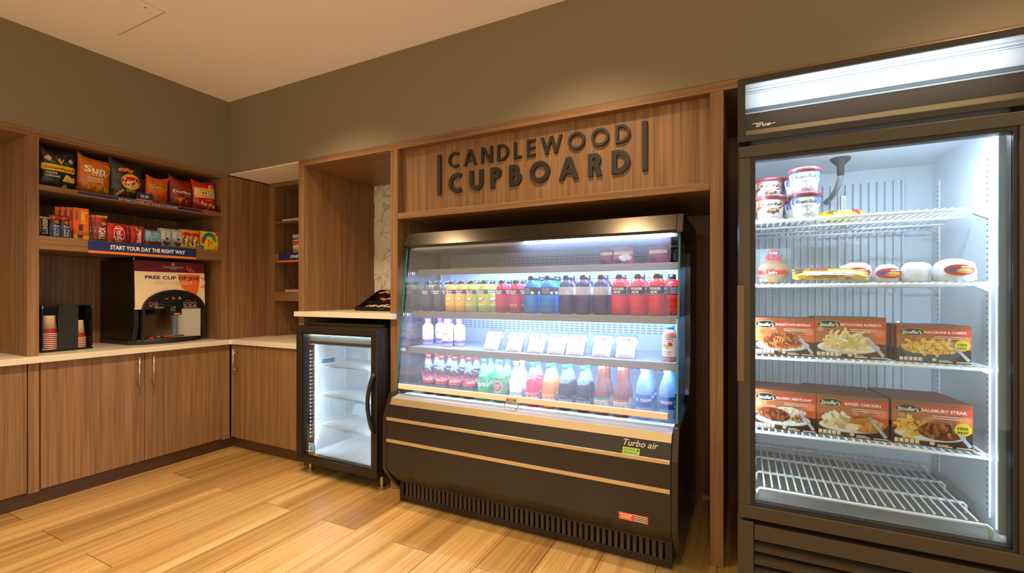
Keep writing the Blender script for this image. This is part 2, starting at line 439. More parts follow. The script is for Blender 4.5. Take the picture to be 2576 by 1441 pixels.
# hexagon marble tiles behind the slab
def marble():
    m = bpy.data.materials.new('marble_tile'); m.use_nodes = True; nt = m.node_tree; L = nt.links.new
    b = nt.nodes['Principled BSDF']; g = N(nt, 'ShaderNodeNewGeometry'); oi = N(nt, 'ShaderNodeObjectInfo')
    sc = N(nt, 'ShaderNodeVectorMath', operation='SCALE'); sc.inputs[0].default_value = (9, 5, 7); L(oi.outputs['Random'], sc.inputs['Scale'])
    ad = N(nt, 'ShaderNodeVectorMath', operation='ADD'); L(g.outputs['Position'], ad.inputs[0]); L(sc.outputs[0], ad.inputs[1])
    n = N(nt, 'ShaderNodeTexNoise'); n.inputs['Scale'].default_value = 4.5; n.inputs['Detail'].default_value = 4; n.inputs['Distortion'].default_value = 0.6; L(ad.outputs[0], n.inputs['Vector'])
    r = N(nt, 'ShaderNodeValToRGB'); e = r.color_ramp.elements
    e[0].position = 0.485; e[0].color = (*hexc('e8e0d4'), 1); e[1].position = 0.53; e[1].color = (*hexc('ebe4d8'), 1)
    k = e.new(0.497); k.color = (*hexc('b3a898'), 1)
    L(n.outputs['Fac'], r.inputs[0]); L(r.outputs[0], b.inputs['Base Color']); b.inputs['Roughness'].default_value = 0.25
    return m
MARB = marble()
tw = struct(box('tile_backing', 0.9085, 1.7445, 0.743, 0.7495, 1.1616, 2.2505, pmat('tile_grout', 'b4a48c', 0.8), bevel=0))
HS = 0.113
hexm = MB().prism([((HS - 0.0014) * math.sin(i * pi / 3), (HS - 0.0014) * math.cos(i * pi / 3)) for i in range(6)], 'y', 0.736, 0.743).mesh('hex_tile', MARB)
for r in range(-1, 6):
    for c in range(-1, 5):
        hx = 1.009 + c * HS * 1.732 + (0.866 * HS if r % 2 else 0); hz = 2.036 - r * 1.5 * HS
        if hx - 0.09 > 0.8 and hx < 1.70 and hz > 1.15 and hz < 2.3:
            part('hex_tile', hexm, tw, (hx, 0, hz))

# ================================================================== wall sign
LET = {}
def letter(ch, H, w):
    """pieces of a geometric sans capital: list of 2D polygons (x, z)"""
    def bar(x0, z0, x1, z1): return [(x0, z0), (x1, z0), (x1, z1), (x0, z1)]
    def dia(x0, x1, ww, z0=0, z1=H): return [(x0, z0), (x0 + ww, z0), (x1 + ww, z1), (x1, z1)]
    def ring(cx, cz, R, a0, a1, n=28, wd=w):
        out = []
        for i in range(n):
            a, b = a0 + (a1 - a0) * i / n, a0 + (a1 - a0) * (i + 1) / n
            out.append([(cx + q * math.cos(t), cz + q * math.sin(t)) for q, t in ((R - wd, a), (R, a), (R, b), (R - wd, b))])
        return out
    R = H / 2
    if ch == 'O': return ring(R, R, R, 0, 2 * pi, 40), 2 * R
    if ch == 'C': return ring(R, R, R, 0.95, 2 * pi - 0.95, 32), 1.62 * R
    if ch == 'D': return [bar(0, 0, w, H), bar(0, 0, H * 0.28, w), bar(0, H - w, H * 0.28, H)] + ring(H * 0.28, R, R, -pi / 2, pi / 2, 24), H * 0.78
    if ch == 'L': return [bar(0, 0, w, H), bar(0, 0, H * 0.5, w)], H * 0.5
    if ch == 'E': return [bar(0, 0, w, H), bar(0, 0, H * 0.54, w), bar(0, H / 2 - w / 2, H * 0.52, H / 2 + w / 2), bar(0, H - w, H * 0.54, H)], H * 0.54
    if ch == 'N': return [bar(0, 0, w, H), bar(H * 0.78 - w, 0, H * 0.78, H), dia(H * 0.78 - w * 1.25, 0, w * 1.25)], H * 0.78
    if ch == 'A':
        A = H * 0.94; q = w * 1.1
        return [dia(0, A / 2 - q / 2, q), dia(A - q, A / 2 - q / 2, q), bar(A * 0.26, H * 0.25, A * 0.74, H * 0.25 + w * 0.85)], A
    if ch == 'W':
        q = w * 1.1; W = H * 1.32
        return [dia(W * 0.25 - q * 0.1, 0, q), dia(W * 0.25 - q * 0.3, W * 0.5 - q * 0.5, q), dia(W * 0.75 - q * 0.7, W * 0.5 - q * 0.5, q), dia(W * 0.75 - q * 0.9, W - q, q)], W
    if ch == 'U': return [bar(0, R * 0.78, w, H), bar(R * 1.56 - w, R * 0.78, R * 1.56, H)] + ring(R * 0.78, R * 0.78, R * 0.78, pi, 2 * pi, 20), R * 1.56
    if ch == 'P':
        r = H * 0.28
        return [bar(0, 0, w, H), bar(0, H - w, H * 0.3, H), bar(0, H - 2 * r, H * 0.3, H - 2 * r + w)] + ring(H * 0.3, H - r, r, -pi / 2, pi / 2, 18), H * 0.3 + r
    if ch == 'R':
        p, ww = letter('P', H, w)
        return p + [dia(ww - w * 0.95, H * 0.24, w * 1.15, 0, H * 0.5)], ww + w * 0.15
    if ch == 'B':
        r = H * 0.25 + w * 0.06; r2 = H / 2 - r + w * 0.5
        return [bar(0, 0, w, H), bar(0, H - w, H * 0.28, H), bar(0, 0, H * 0.3, w), bar(0, 2 * r2 - w, H * 0.3, 2 * r2)] + ring(H * 0.26, H - r, r, -pi / 2, pi / 2, 18) + ring(H * 0.3, r2, r2, -pi / 2, pi / 2, 18), H * 0.3 + r2
sg = T('wall_sign', 'dark raised-letter sign reading CANDLEWOOD CUPBOARD between two vertical bars', 'sign', (2.75, 0.05, 1.93), world=True)
for x in (2.096, 3.383): box('bar', x, x + 0.0255, 0.040, 0.0545, 1.927, 2.183, CHAR, sg, bevel=0.001)
def setline(word, x0, x1, z, H, w):
    ws = [letter(c, H, w) for c in word]
    tot = sum(q[1] for q in ws); gap = (x1 - x0 - tot) / (len(word) - 1); x = x0
    for c, (ps, wd) in zip(word, ws):
        m = MB()
        for i, p in enumerate(ps): m.prism([(x + a, z + b) for a, b in p][::-1], 'y', 0.040 - 0.00005 * i, 0.0545)
        m.obj('letter', CHAR, sg); x += wd + gap
setline('CANDLEWOOD', 2.181, 3.322, 2.087, 0.098, 0.0145)
setline('CUPBOARD', 2.183, 3.321, 1.928, 0.124, 0.0265)
# ================================================================== open-front display cooler
CHAMP = pmat('champagne_steel', 'cfb994', 0.3, 0.7)
mc = T('display_cooler', 'large black open-front refrigerated display cooler full of bottled drinks', 'cooler', (2.745, 0.2, 0), world=True)
XL, XR = 1.897, 3.593
# ventilated base
gr = box('base_grille', 1.933, 3.552, -0.126, -0.118, 0.008, 0.044, BLACK, mc, bevel=0)
box('grille_rail', 1.933, 3.552, -0.126, -0.118, 0.122, 0.165, BLACK, gr, bevel=0)
for a, b in ((1.933, 1.962), (3.521, 3.552)): box('grille_post', a, b, -0.126, -0.118, 0.044, 0.122, BLACK, gr, bevel=0)
nb = 51; pit = (3.521 - 1.962) / (nb + 0.5)
barm = MB().box(0, pit * 0.55, -0.126, -0.118, 0.044, 0.122).mesh('grille_bar', pmat('dusty_black', '4a3b2a', 0.8))
for i in range(nb): part('grille_bar', barm, gr, (1.962 + pit * (i + 0.55), 0, 0))
MB().box(1.94, 3.545, -0.06, 0.62, 0.015, 0.16).obj('condenser_bay', BLACKM, mc)
box('base_side', 1.933, 1.941, -0.118, 0.62, 0.008, 0.165, BLACK, mc, bevel=0)
box('base_side', 3.544, 3.552, -0.118, 0.62, 0.008, 0.165, BLACK, mc, bevel=0)
# front body
MB().prism([(-0.105, 0.15), (-0.165, 0.15), (-0.24, 0.236), (-0.24, 0.548), (-0.2085, 0.622), (-0.16, 0.63), (0.60, 0.63), (0.60, 0.15)], 'x', 1.9275, 3.5625).obj('front_body', BLACK, mc, bevel=0.003)
for z in (0.533, 0.403): box('trim_strip', 1.931, 3.559, -0.2475, -0.2395, z, z + 0.018, CHAMP, mc, bevel=0.001)
MB().prism([(-0.2115, 0.620), (-0.1975, 0.657), (-0.192, 0.653), (-0.205, 0.622)], 'x', 1.929, 3.561).obj('deck_lip', CHAMP, mc)
MB().prism([(-0.1975, 0.6572), (-0.126, 0.672), (-0.126, 0.667), (-0.190, 0.653)], 'x', 1.929, 3.561).obj('lip_plate', pmat('lip_steel', 'c4c4c4', 0.35, 0.5), mc)
# end panels
END = [(0.62, 0.06), (-0.10, 0.06), (-0.165, 0.128), (-0.242, 0.234), (-0.242, 0.548), (-0.186, 0.683), (-0.05, 0.688), (0.20, 0.70), (0.262, 0.745), (0.305, 0.85), (0.318, 0.98),
       (0.318, 1.44), (0.305, 1.51), (0.262, 1.56), (0.10, 1.598), (0.02, 1.60), (0.02, 1.684), (0.62, 1.684)]
for a, b in ((XL, XL + 0.029), (XR - 0.029, XR)):
    MB().prism(END, 'x', a, b).obj('end_panel', BLACK, mc, bevel=0.003)
GP = [(-0.026, 1.598), (-0.135, 0.69), (0.25, 0.72), (0.318, 0.90), (0.318, 1.48), (0.25, 1.58)]
for x in (XL + 0.012, XR - 0.022):
    g = MB().prism(GP, 'x', x, x + 0.008).obj('end_glass', GLASS, mc)
    MB().prism([(-0.0262, 1.598), (-0.1352, 0.69), (-0.1372, 0.69), (-0.0282, 1.598)], 'x', x - 0.0005, x + 0.0085).obj('glass_edge', GREENEDGE, g)
# header
hd = MB().prism([(-0.047, 1.602), (0.002, 1.684), (0.62, 1.684), (0.62, 1.60), (-0.02, 1.60)], 'x', 1.93, 3.56).obj('header', STEELD, mc)
box('header_lip', 1.93, 3.56, -0.046, -0.018, 1.588, 1.601, BLACKM, mc, bevel=0.002)
for a, b in ((XL, 1.929), (3.561, XR)):
    MB().prism([(-0.049, 1.602), (0.0, 1.686), (0.03, 1.686), (0.03, 1.588), (-0.049, 1.588)], 'x', a, b).obj('header_end_cap', STEELD, mc, bevel=0.003)
# interior
box('inner_ceiling', 1.927, 3.563, 0.0, 0.44, 1.574, 1.5995, SHELFG, mc, bevel=0)
box('inner_back', 1.927, 3.563, 0.43, 0.45, 0.62, 1.575, SHELFG, mc, bevel=0)
box('rear_wall', 1.927, 3.563, 0.45, 0.62, 0.62, 1.60, BLACKM, mc, bevel=0)
for a in (1.9265, 3.5565): box('inner_liner', a, a + 0.006, 0.32, 0.43, 0.66, 1.575, SHELFG, mc, bevel=0)
m = MB()
for z in (1.535, 1.515, 1.495, 1.385, 1.37, 1.355, 1.10, 1.085, 1.07, 1.055, 0.87, 0.855, 0.84):
    for i in range(46): m.box(1.96 + i * 0.0345, 1.982 + i * 0.0345, 0.4285, 0.4305, z, z + 0.0035)
tag(m.obj('air_slots', BLACKM, mc), kind='stuff')
box('deck', 1.928, 3.562, -0.042, 0.43, 0.64, 0.658, SHELFG, mc, bevel=0)
gm = MB().box(1.93, 3.56, -0.124, -0.042, 0.654, 0.662)
gm.obj('air_grille', pmat('white_grille', 'dfe6ea', 0.4), mc)
m = MB()
for j in range(5):
    for i in range(120): m.box(1.945 + i * 0.01335, 1.952 + i * 0.01335, -0.116 + j * 0.015, -0.109 + j * 0.015, 0.6618, 0.6624)
tag(m.obj('grille_holes', pmat('hole_grey', '5b666c', 0.6), mc), kind='stuff')
SHV = [('shelf', 0.05, 1.450, 0.036), ('shelf', 0.0, 1.180, 0.038), ('shelf', -0.045, 0.955, 0.037)]
for n, y, z, t in SHV:
    s = box('shelf', 1.935, 3.557, y + 0.006, 0.428, z - 0.012, z, SHELFG, mc, bevel=0)
    box('front_channel', 1.935, 3.557, y - 0.004, y + 0.006, z - t, z + 0.001, STEELF, s, bevel=0.001)
    if z < 1.4: box('front_guard', 1.94, 3.552, y - 0.001, y + 0.001, z + 0.001, z + 0.045, ACRYL, s, bevel=0)
    box('led_tube', 1.95, 3.542, y + 0.014, y + 0.030, z - t + 0.004, z - 0.014, LED, s, bevel=0)
box('led_tube', 2.74, 3.535, -0.012, 0.006, 1.580, 1.592, LED, mc, bevel=0)
box('unlit_tube', 1.96, 2.735, -0.012, 0.006, 1.580, 1.592, pmat('tube_off', 'c9ccd2', 0.3), mc, bevel=0)
# roll-down night shade
def shade_mat():
    m = bpy.data.materials.new('perforated_film'); m.use_nodes = True; nt = m.node_tree; nt.nodes.clear(); L = nt.links.new
    g = N(nt, 'ShaderNodeNewGeometry'); sp = N(nt, 'ShaderNodeSeparateXYZ'); L(g.outputs['Position'], sp.inputs[0])
    def cell(sock, off):
        a = N(nt, 'ShaderNodeMath', operation='MULTIPLY_ADD'); a.inputs[1].default_value = 1 / 0.0085; a.inputs[2].default_value = off; L(sock, a.inputs[0])
        f = N(nt, 'ShaderNodeMath', operation='FRACT'); L(a.outputs[0], f.inputs[0])
        c = N(nt, 'ShaderNodeMath', operation='SUBTRACT'); L(f.outputs[0], c.inputs[0]); c.inputs[1].default_value = 0.5
        q = N(nt, 'ShaderNodeMath', operation='MULTIPLY'); L(c.outputs[0], q.inputs[0]); L(c.outputs[0], q.inputs[1]); return q.outputs[0]
    ds = []
    for off in (0.0, 0.5):
        s = N(nt, 'ShaderNodeMath', operation='ADD'); L(cell(sp.outputs['X'], off), s.inputs[0]); L(cell(sp.outputs['Z'], off), s.inputs[1]); ds.append(s.outputs[0])
    mn = N(nt, 'ShaderNodeMath', operation='MINIMUM'); L(ds[0], mn.inputs[0]); L(ds[1], mn.inputs[1])
    lt = N(nt, 'ShaderNodeMath', operation='LESS_THAN'); L(mn.outputs[0], lt.inputs[0]); lt.inputs[1].default_value = 0.045
    mr = N(nt, 'ShaderNodeMapRange'); L(lt.outputs[0], mr.inputs['Value']); mr.inputs['To Min'].default_value = 0.18; mr.inputs['To Max'].default_value = 0.05
    t = N(nt, 'ShaderNodeBsdfTransparent'); d = N(nt, 'ShaderNodeBsdfDiffuse'); d.inputs[0].default_value = (0.8, 0.82, 0.86, 1)
    tr = N(nt, 'ShaderNodeBsdfTranslucent'); tr.inputs[0].default_value = (0.85, 0.88, 0.95, 1)
    a = N(nt, 'ShaderNodeMixShader'); a.inputs[0].default_value = 0.55; L(d.outputs[0], a.inputs[1]); L(tr.outputs[0], a.inputs[2])
    b = N(nt, 'ShaderNodeMixShader'); L(mr.outputs[0], b.inputs[0]); L(t.outputs[0], b.inputs[1]); L(a.outputs[0], b.inputs[2])
    o = N(nt, 'ShaderNodeOutputMaterial'); L(b.outputs[0], o.inputs[0])
    return m
sh = MB().add([(1.945, -0.040, 1.590), (3.538, -0.040, 1.590), (3.538, -0.152, 0.735), (1.945, -0.152, 0.735)], [(3, 2, 1, 0)]).obj('night_shade', shade_mat(), mc)
pb = box('pull_bar', 1.945, 3.538, -0.159, -0.146, 0.708, 0.738, pmat('champagne_aluminium', 'f0dcc8', 0.4, 0.0), sh, bevel=0.002)
hk = MB().tube([(2.702, -0.162, 0.712), (2.690, -0.163, 0.690), (2.694, -0.163, 0.676), (2.708, -0.163, 0.668), (2.752, -0.163, 0.668), (2.766, -0.163, 0.676), (2.770, -0.163, 0.690), (2.758, -0.162, 0.712)], 0.0035, 8)
hk.box(2.70, 2.76, -0.163, -0.159, 0.704, 0.728); hk.box(2.716, 2.744, -0.166, -0.16, 0.652, 0.668)
hk.obj('pull_handle', NICKEL, sh)
for x in (2.708, 2.752): MB().tube([(x, -0.1655, 0.717), (x, -0.1625, 0.717)], 0.004, 8).obj('screw', BLACK, sh)
box('front_glass', 1.93, 3.56, -0.1315, -0.1275, 0.672, 0.756, GLASS, mc, bevel=0)
for i, x in enumerate((2.06, 2.16, 2.26, 2.36, 2.46, 2.57, 2.68, 2.78, 2.88, 2.98, 3.08, 3.18, 3.28, 3.40, 3.50)):
    box('price_card', x - 0.034, x + 0.034, -0.122, -0.104, 0.6623, 0.6632, cm(['e6e9ee', 'dfe0e8', 'cfd4de'][i % 3]), mc, bevel=0)
# badges
a = Art().text('Turbo air', 0, 0, 0.026, NICKEL, w=0.158, shear=0.28, bold=0.012)
a.build('badge', lambda u, v, h: (3.427 + u, -0.2405 + (0.600 + v - 0.548) * 0.43 - h * 4, 0.600 + v), mc)
a = Art().rect(-0.039, -0.0135, 0.039, 0.0135, '9cc24a').text('NATURAL', -0.006, 0.005, 0.008, '1e3a14', w=0.056, bold=0.01).text('Refrigerant', -0.002, -0.006, 0.006, '1e3a14', w=0.062, bold=0.01).ell(0.030, 0.005, 0.004, 0.006, '2c5a1c', rot=-0.6)
a.build('sticker', (lambda u, v, h: (3.386 + u, -0.2405 + max(0, 0.5655 + v - 0.548) * 0.43 - h * 3, 0.5655 + v)), mc)
a = Art().rect(-0.067, -0.017, 0.067, 0.017, 'd8482c').rect(0.004, -0.013, 0.063, 0.013, 'd9cfc0')
for i, z in enumerate((0.0075, -0.0005, -0.008)): a.rect(0.004, z - 0.002, 0.063, z + 0.0025, '4b4540')
a.text('Self-Cleaning', -0.033, 0.009, 0.0065, 'ffffff', w=0.055, bold=0.02).text('Condenser', -0.033, 0.0, 0.0065, 'ffffff', w=0.044, bold=0.02)
for z in (-0.006, -0.0095, -0.013): a.rect(-0.06, z, -0.006, z + 0.001, 'f2c9bb')
a.build('sticker', on_y(3.397, -0.2405, 0.262), mc)

# ================================================================== small glass-door cooler
fr = T('glass_door_cooler', 'small black glass-door cooler with empty white shelves under the slab', 'cooler', (1.345, 0.2, 0), world=True)
fx0, fx1 = 0.972, 1.724
for a_ in ((fx0, fx0 + 0.04, -0.05, 0.60, 0.085, 1.065), (fx1 - 0.04, fx1, -0.05, 0.60, 0.085, 1.065), (fx0 + 0.04, fx1 - 0.04, -0.05, 0.60, 1.02, 1.065),
           (fx0 + 0.04, fx1 - 0.04, -0.05, 0.60, 0.085, 0.125), (fx0 + 0.04, fx1 - 0.04, 0.55, 0.60, 0.125, 1.02)):
    box('cabinet_wall', *a_, BLACK, fr, bevel=0.002)
box('top_cover', fx0 + 0.02, fx1 - 0.02, -0.03, 0.58, 1.0655, 1.085, BLACK, fr)
for a_ in ((fx0 + 0.04, fx0 + 0.046, -0.045, 0.55, 0.125, 1.02), (fx1 - 0.046, fx1 - 0.04, -0.045, 0.55, 0.125, 1.02), (fx0 + 0.046, fx1 - 0.046, 0.544, 0.55, 0.125, 1.02),
           (fx0 + 0.046, fx1 - 0.046, -0.045, 0.544, 0.1255, 0.131), (fx0 + 0.046, fx1 - 0.046, -0.045, 0.544, 1.012, 1.0195)):
    box('liner', *a_, LINER, fr, bevel=0)
MB().prism([(0.37, 0.132), (0.37, 0.36), (0.40, 0.40), (0.543, 0.40), (0.543, 0.132)], 'x', fx0 + 0.05, fx1 - 0.05).obj('evaporator_box', LINERG, fr)
for z in (0.768, 0.548, 0.325):
    s = MB().tube([(fx0 + 0.06, -0.01, z), (fx1 - 0.06, -0.01, z)], 0.005, 8).obj('wire_shelf', WIRE, fr, smooth=True)
    MB().tube([(fx0 + 0.06, 0.33, z), (fx1 - 0.06, 0.33, z)], 0.005, 8).tube([(fx0 + 0.06, 0.15, z - 0.004), (fx1 - 0.06, 0.15, z - 0.004)], 0.004, 8).obj('cross_wire', WIRE, s, smooth=True)
    m = MB()
    for i in range(26):
        x = fx0 + 0.075 + i * (fx1 - fx0 - 0.15) / 25
        m.tube([(x, -0.013, z + 0.003), (x, 0.335, z + 0.003)], 0.0028, 6)
    tag(m.obj('shelf_wires', WIRE, s, smooth=True), kind='stuff')
for y in (0.03, 0.30):
    m = MB().box(fx0 + 0.046, fx0 + 0.049, y - 0.008, y + 0.008, 0.16, 0.98)
    for i in range(32): m.box(fx0 + 0.0488, fx0 + 0.0493, y - 0.003, y + 0.003, 0.18 + i * 0.025, 0.187 + i * 0.025, 1)
    m.obj('shelf_pilaster', [LINER, BLACKM], fr)
box('light_header', fx0 + 0.06, fx1 - 0.06, -0.048, -0.02, 0.930, 1.015, pmat('cream_sign', 'd8d9c4', 0.4), fr)
box('header_led', fx0 + 0.07, fx1 - 0.07, -0.056, -0.050, 1.006, 1.011, LEDS, fr, bevel=0)
box('header_band', fx0 + 0.06, fx1 - 0.06, -0.052, -0.049, 0.930, 0.952, pmat('band_grey', '7f776a', 0.3, 0.4), fr, bevel=0)
CLED = emis('led_cooler', 'e6f1ff', 30.0)
for x in (fx0 + 0.047, fx1 - 0.095):
    mu = box('mullion', x, x + 0.048, -0.046, -0.034, 0.135, 0.925, pmat('mullion_grey', '8d9aa5', 0.3, 0.4), fr, bevel=0)
    box('led_strip', x + 0.004, x + 0.044, -0.0338, -0.030, 0.20, 0.91, CLED, mu, bevel=0)
    m = MB()
    for i in range(24): m.box(x + 0.012, x + 0.018, -0.0468, -0.0462, 0.25 + i * 0.027, 0.262 + i * 0.027)
    tag(m.obj('led_dots', emis('led_dot', 'dcecff', 3.0), mu), kind='stuff')
a = Art().rect(0, 0, 0.10, 0.17, 'e8edee').rect(0.0, -0.075, 0.075, -0.004, '2f7ea8').rect(0, -0.004, 0.075, 0.004, '7fae3a')
for i in range(9): a.rect(0.008, 0.02 + i * 0.014, 0.05 + 0.035 * rnd.random(), 0.024 + i * 0.014, '9aa6aa')
a.rect(0.006, 0.148, 0.02, 0.163, '6a767b')
for i in range(5): a.rect(0.006, -0.068 + i * 0.012, 0.066, -0.066 + i * 0.012, '8fc3dc')
a.build('rating_label', lambda u, v, h: (fx0 + 0.0465 + h, 0.07 + u * 1.6, 0.80 + v * 0.75), fr)
# door (closed)
dx0, dx1, dz0, dz1 = 0.962, 1.727, 0.088, 1.058
dr = MB().box(dx0, dx1, -0.108, -0.055, dz0, dz0 + 0.048).box(dx0, dx1, -0.108, -0.055, dz1 - 0.042, dz1).box(dx0, dx0 + 0.055, -0.108, -0.055, dz0 + 0.048, dz1 - 0.042).box(dx1 - 0.05, dx1, -0.108, -0.055, dz0 + 0.048, dz1 - 0.042).obj('door', BRONZE2, fr, bevel=0.003)
MB().box(dx0 + 0.055, dx1 - 0.05, -0.098, -0.06, dz0 + 0.048, dz0 + 0.058).box(dx0 + 0.055, dx1 - 0.05, -0.098, -0.06, dz1 - 0.052, dz1 - 0.042).box(dx0 + 0.055, dx0 + 0.066, -0.098, -0.06, dz0 + 0.058, dz1 - 0.052).box(dx1 - 0.06, dx1 - 0.05, -0.098, -0.06, dz0 + 0.058, dz1 - 0.052).obj('door_gasket', GASKET, dr)
box('door_glass', dx0 + 0.066, dx1 - 0.06, -0.090, -0.084, dz0 + 0.058, dz1 - 0.052, GLASS, dr, bevel=0)
pts = [(dx1 - 0.018, -0.109, 0.772), (dx1 - 0.024, -0.120, 0.755)] + [(dx1 - 0.024 - 0.032 * math.sin(pi * t / 10), -0.124 - 0.010 * math.sin(pi * t / 10), 0.755 - 0.35 * t / 10) for t in range(1, 10)] + [(dx1 - 0.024, -0.120, 0.405), (dx1 - 0.018, -0.109, 0.388)]
MB().tube(pts, 0.0135, 10).obj('door_handle', BRONZE2, dr, smooth=True)
box('handle_recess', dx1 - 0.042, dx1 - 0.024, -0.1095, -0.107, 0.44, 0.70, GASKET, dr, bevel=0)
a = Art().rect(0, 0, 0.048, 0.056, 'e8f2f4').rect(0.004, 0.004, 0.044, 0.052, '2f9ec4').arc(0.024, 0.026, 0.014, 0.012, 0.3, 4.2, 0.004, 'ffffff')
a.build('energy_sticker', on_y(1.072, -0.0905, 0.172), dr)
a = Art().text('True', 0, 0, 0.026, 'd9a77a', w=0.10, shear=0.3, bold=0.01).strip([(-0.07, 0.012), (-0.02, 0.006)], 0.003, 'd9a77a').strip([(-0.02, -0.016), (0.10, -0.008)], 0.002, 'd9a77a')
a.build('door_badge', on_y(1.115, -0.0905, 0.158), dr)
for x in (fx0 + 0.02, fx1 - 0.05):
    for y in (-0.02, 0.52): MB().lathe([(0.022, 0.001), (0.022, 0.012), (0.012, 0.014), (0.012, 0.086)], 12, c=(x + 0.015, y)).obj('leveling_foot', NICKEL, fr, smooth=False)
box('hinge_bracket', fx0 - 0.008, fx0 + 0.09, -0.095, -0.03, 1.0585, 1.066, BLACK, fr)

# ================================================================== tall glass-door freezer
fz = T('upright_freezer', 'tall dark bronze glass-door upright freezer with lit white sign header', 'freezer', (4.22, -0.1, 0), world=True)
zx0, zx1, zy = 3.831, 4.622, -0.5
for a_ in ((zx0, zx0 + 0.045, -0.445, 0.23, 0.12, 2.075), (zx1 - 0.045, zx1, -0.445, 0.23, 0.12, 2.075), (zx0 + 0.045, zx1 - 0.045, 0.18, 0.23, 0.12, 2.075),
           (zx0 + 0.045, zx1 - 0.045, -0.445, 0.18, 0.12, 0.512), (zx0 + 0.045, zx1 - 0.045, -0.38, 0.18, 1.868, 2.075)):
    box('cabinet_wall', *a_, BLACK, fz, bevel=0.002)
ix0, ix1 = zx0 + 0.045, zx1 - 0.045
box('inner_side', ix0, ix0 + 0.006, -0.44, 0.18, 0.512, 1.867, LINER, fz, bevel=0)
box('inner_side', ix1 - 0.006, ix1, -0.44, 0.18, 0.512, 1.867, LINER, fz, bevel=0)
box('inner_back', ix0 + 0.006, ix1 - 0.006, 0.172, 0.18, 0.512, 1.867, LINERG, fz, bevel=0)
box('inner_floor', ix0 + 0.006, ix1 - 0.006, -0.445, 0.172, 0.5125, 0.528, steel('floor_pan', 'aba79f', 0.38, 'y', 0.6), fz, bevel=0)
MB().prism([(-0.44, 1.80), (-0.44, 1.866), (0.172, 1.866), (0.172, 1.845), (-0.36, 1.845), (-0.38, 1.80)], 'x', ix0 + 0.006, ix1 - 0.006).obj('inner_ceiling', LINER, fz)
bp = box('coil_panel', ix0 + 0.03, ix1 - 0.10, 0.166, 0.172, 0.60, 1.80, LINERG, fz, bevel=0)
rm = MB().prism([(-0.006, 0.166), (-0.003, 0.150), (0.003, 0.150), (0.006, 0.166)], 'z', 0.615, 1.785).mesh('rib', LINERG)
for i in range(20): part('rib', rm, bp, (ix0 + 0.05 + i * 0.0285, 0, 0))
for z in (0.62, 1.17, 1.78):
    for x in (ix0 + 0.045, ix1 - 0.125): MB().lathe([(0.005, 0), (0.005, 0.004)], 8).obj('screw', NICKEL, bp, loc=(x, 0.164, z)).rotation_euler = (pi / 2, 0, 0)
ho = MB().tube([(4.205, -0.10, 1.80), (4.206, -0.09, 1.765), (4.203, -0.04, 1.735), (4.196, 0.05, 1.715), (4.19, 0.165, 1.712)], 0.011, 10).obj('drain_hose', pmat('hose_grey', '8d9296', 0.5), fz, smooth=True)
MB().lathe([(0.012, 1.775), (0.013, 1.815), (0.034, 1.838), (0.036, 1.845)], 16, c=(4.205, -0.10)).obj('hose_collar', pmat('collar_grey', '3d3f41', 0.6), ho, smooth=True)
th = box('thermometer', 4.245, 4.265, 0.144, 0.149, 1.60, 1.735, pmat('thermo_white', 'f1f3f4', 0.4), fz)
a = Art().rect(-0.0012, 0.02, 0.0012, 0.12, 'b0b8bd').ell(0, 0.02, 0.0035, 0.0035, 'b03a30')
for i in range(14): a.rect(0.003, 0.03 + i * 0.006, 0.007, 0.0312 + i * 0.006, '8a9499')
a.build('scale', on_y(4.255, 0.144, 1.603), th)
for y in (-0.33, 0.10):
    m = MB().box(ix1 - 0.010, ix1 - 0.006, y - 0.010, y + 0.010, 0.56, 1.76)
    for i in range(60): m.box(ix1 - 0.0106, ix1 - 0.0099, y - 0.003, y + 0.003, 0.58 + i * 0.0195, 0.5855 + i * 0.0195, 1)
    m.obj('shelf_pilaster', [LINER, pmat('slot_grey', '4d5960', 0.6)], fz)
# wire shelves
wy0, wy1 = -0.415, 0.13
wlen = wy1 - wy0
lw = MB().tube([(0, wy0 - 0.004, 0), (0, wy1 + 0.004, 0)], 0.0032, 6).mesh('wire', WIRE, True)
for z in (1.568, 1.328, 1.058, 0.779):
    s = MB().tube([(ix0 + 0.012, wy0, z - 0.006), (ix1 - 0.030, wy0, z - 0.006)], 0.0055, 8).obj('wire_shelf', WIRE, fz, smooth=True)
    for y in (wy0 + wlen * 0.36, wy0 + wlen * 0.7, wy1): MB().tube([(ix0 + 0.012, y, z - 0.007), (ix1 - 0.030, y, z - 0.007)], 0.0045, 8).obj('cross_wire', WIRE, s, smooth=True)
    for i in range(31): part('wire', lw, s, (ix0 + 0.018 + i * (ix1 - ix0 - 0.054) / 30, 0, z))
    for y in (-0.33, 0.10): MB().prism([(-0.0, z - 0.030), (0.0, z - 0.010), (-0.036, z - 0.010)], 'y', y - 0.008, y + 0.008).obj('shelf_clip', NICKEL, s, loc=(ix1 - 0.010, 0, 0))
z = 0.566
s = MB().tube([(ix0 + 0.022, wy0 - 0.015, 0.531), (ix0 + 0.022, wy0 - 0.015, z - 0.008), (ix0 + 0.030, wy0 - 0.015, z), (ix1 - 0.045, wy0 - 0.015, z), (ix1 - 0.037, wy0 - 0.015, z - 0.008), (ix1 - 0.037, wy0 - 0.015, 0.531)], 0.0055, 8).obj('floor_rack', WIRE, fz, smooth=True)
for y in (-0.25, -0.06, 0.125): MB().tube([(ix0 + 0.022, y, 0.531), (ix0 + 0.022, y, z - 0.008), (ix0 + 0.030, y, z), (ix1 - 0.045, y, z), (ix1 - 0.037, y, z - 0.008), (ix1 - 0.037, y, 0.531)], 0.005, 8).obj('cross_wire', WIRE, s, smooth=True)
for i in range(24): part('wire', lw, s, (ix0 + 0.045 + i * (ix1 - ix0 - 0.11) / 23, 0, z + 0.006))
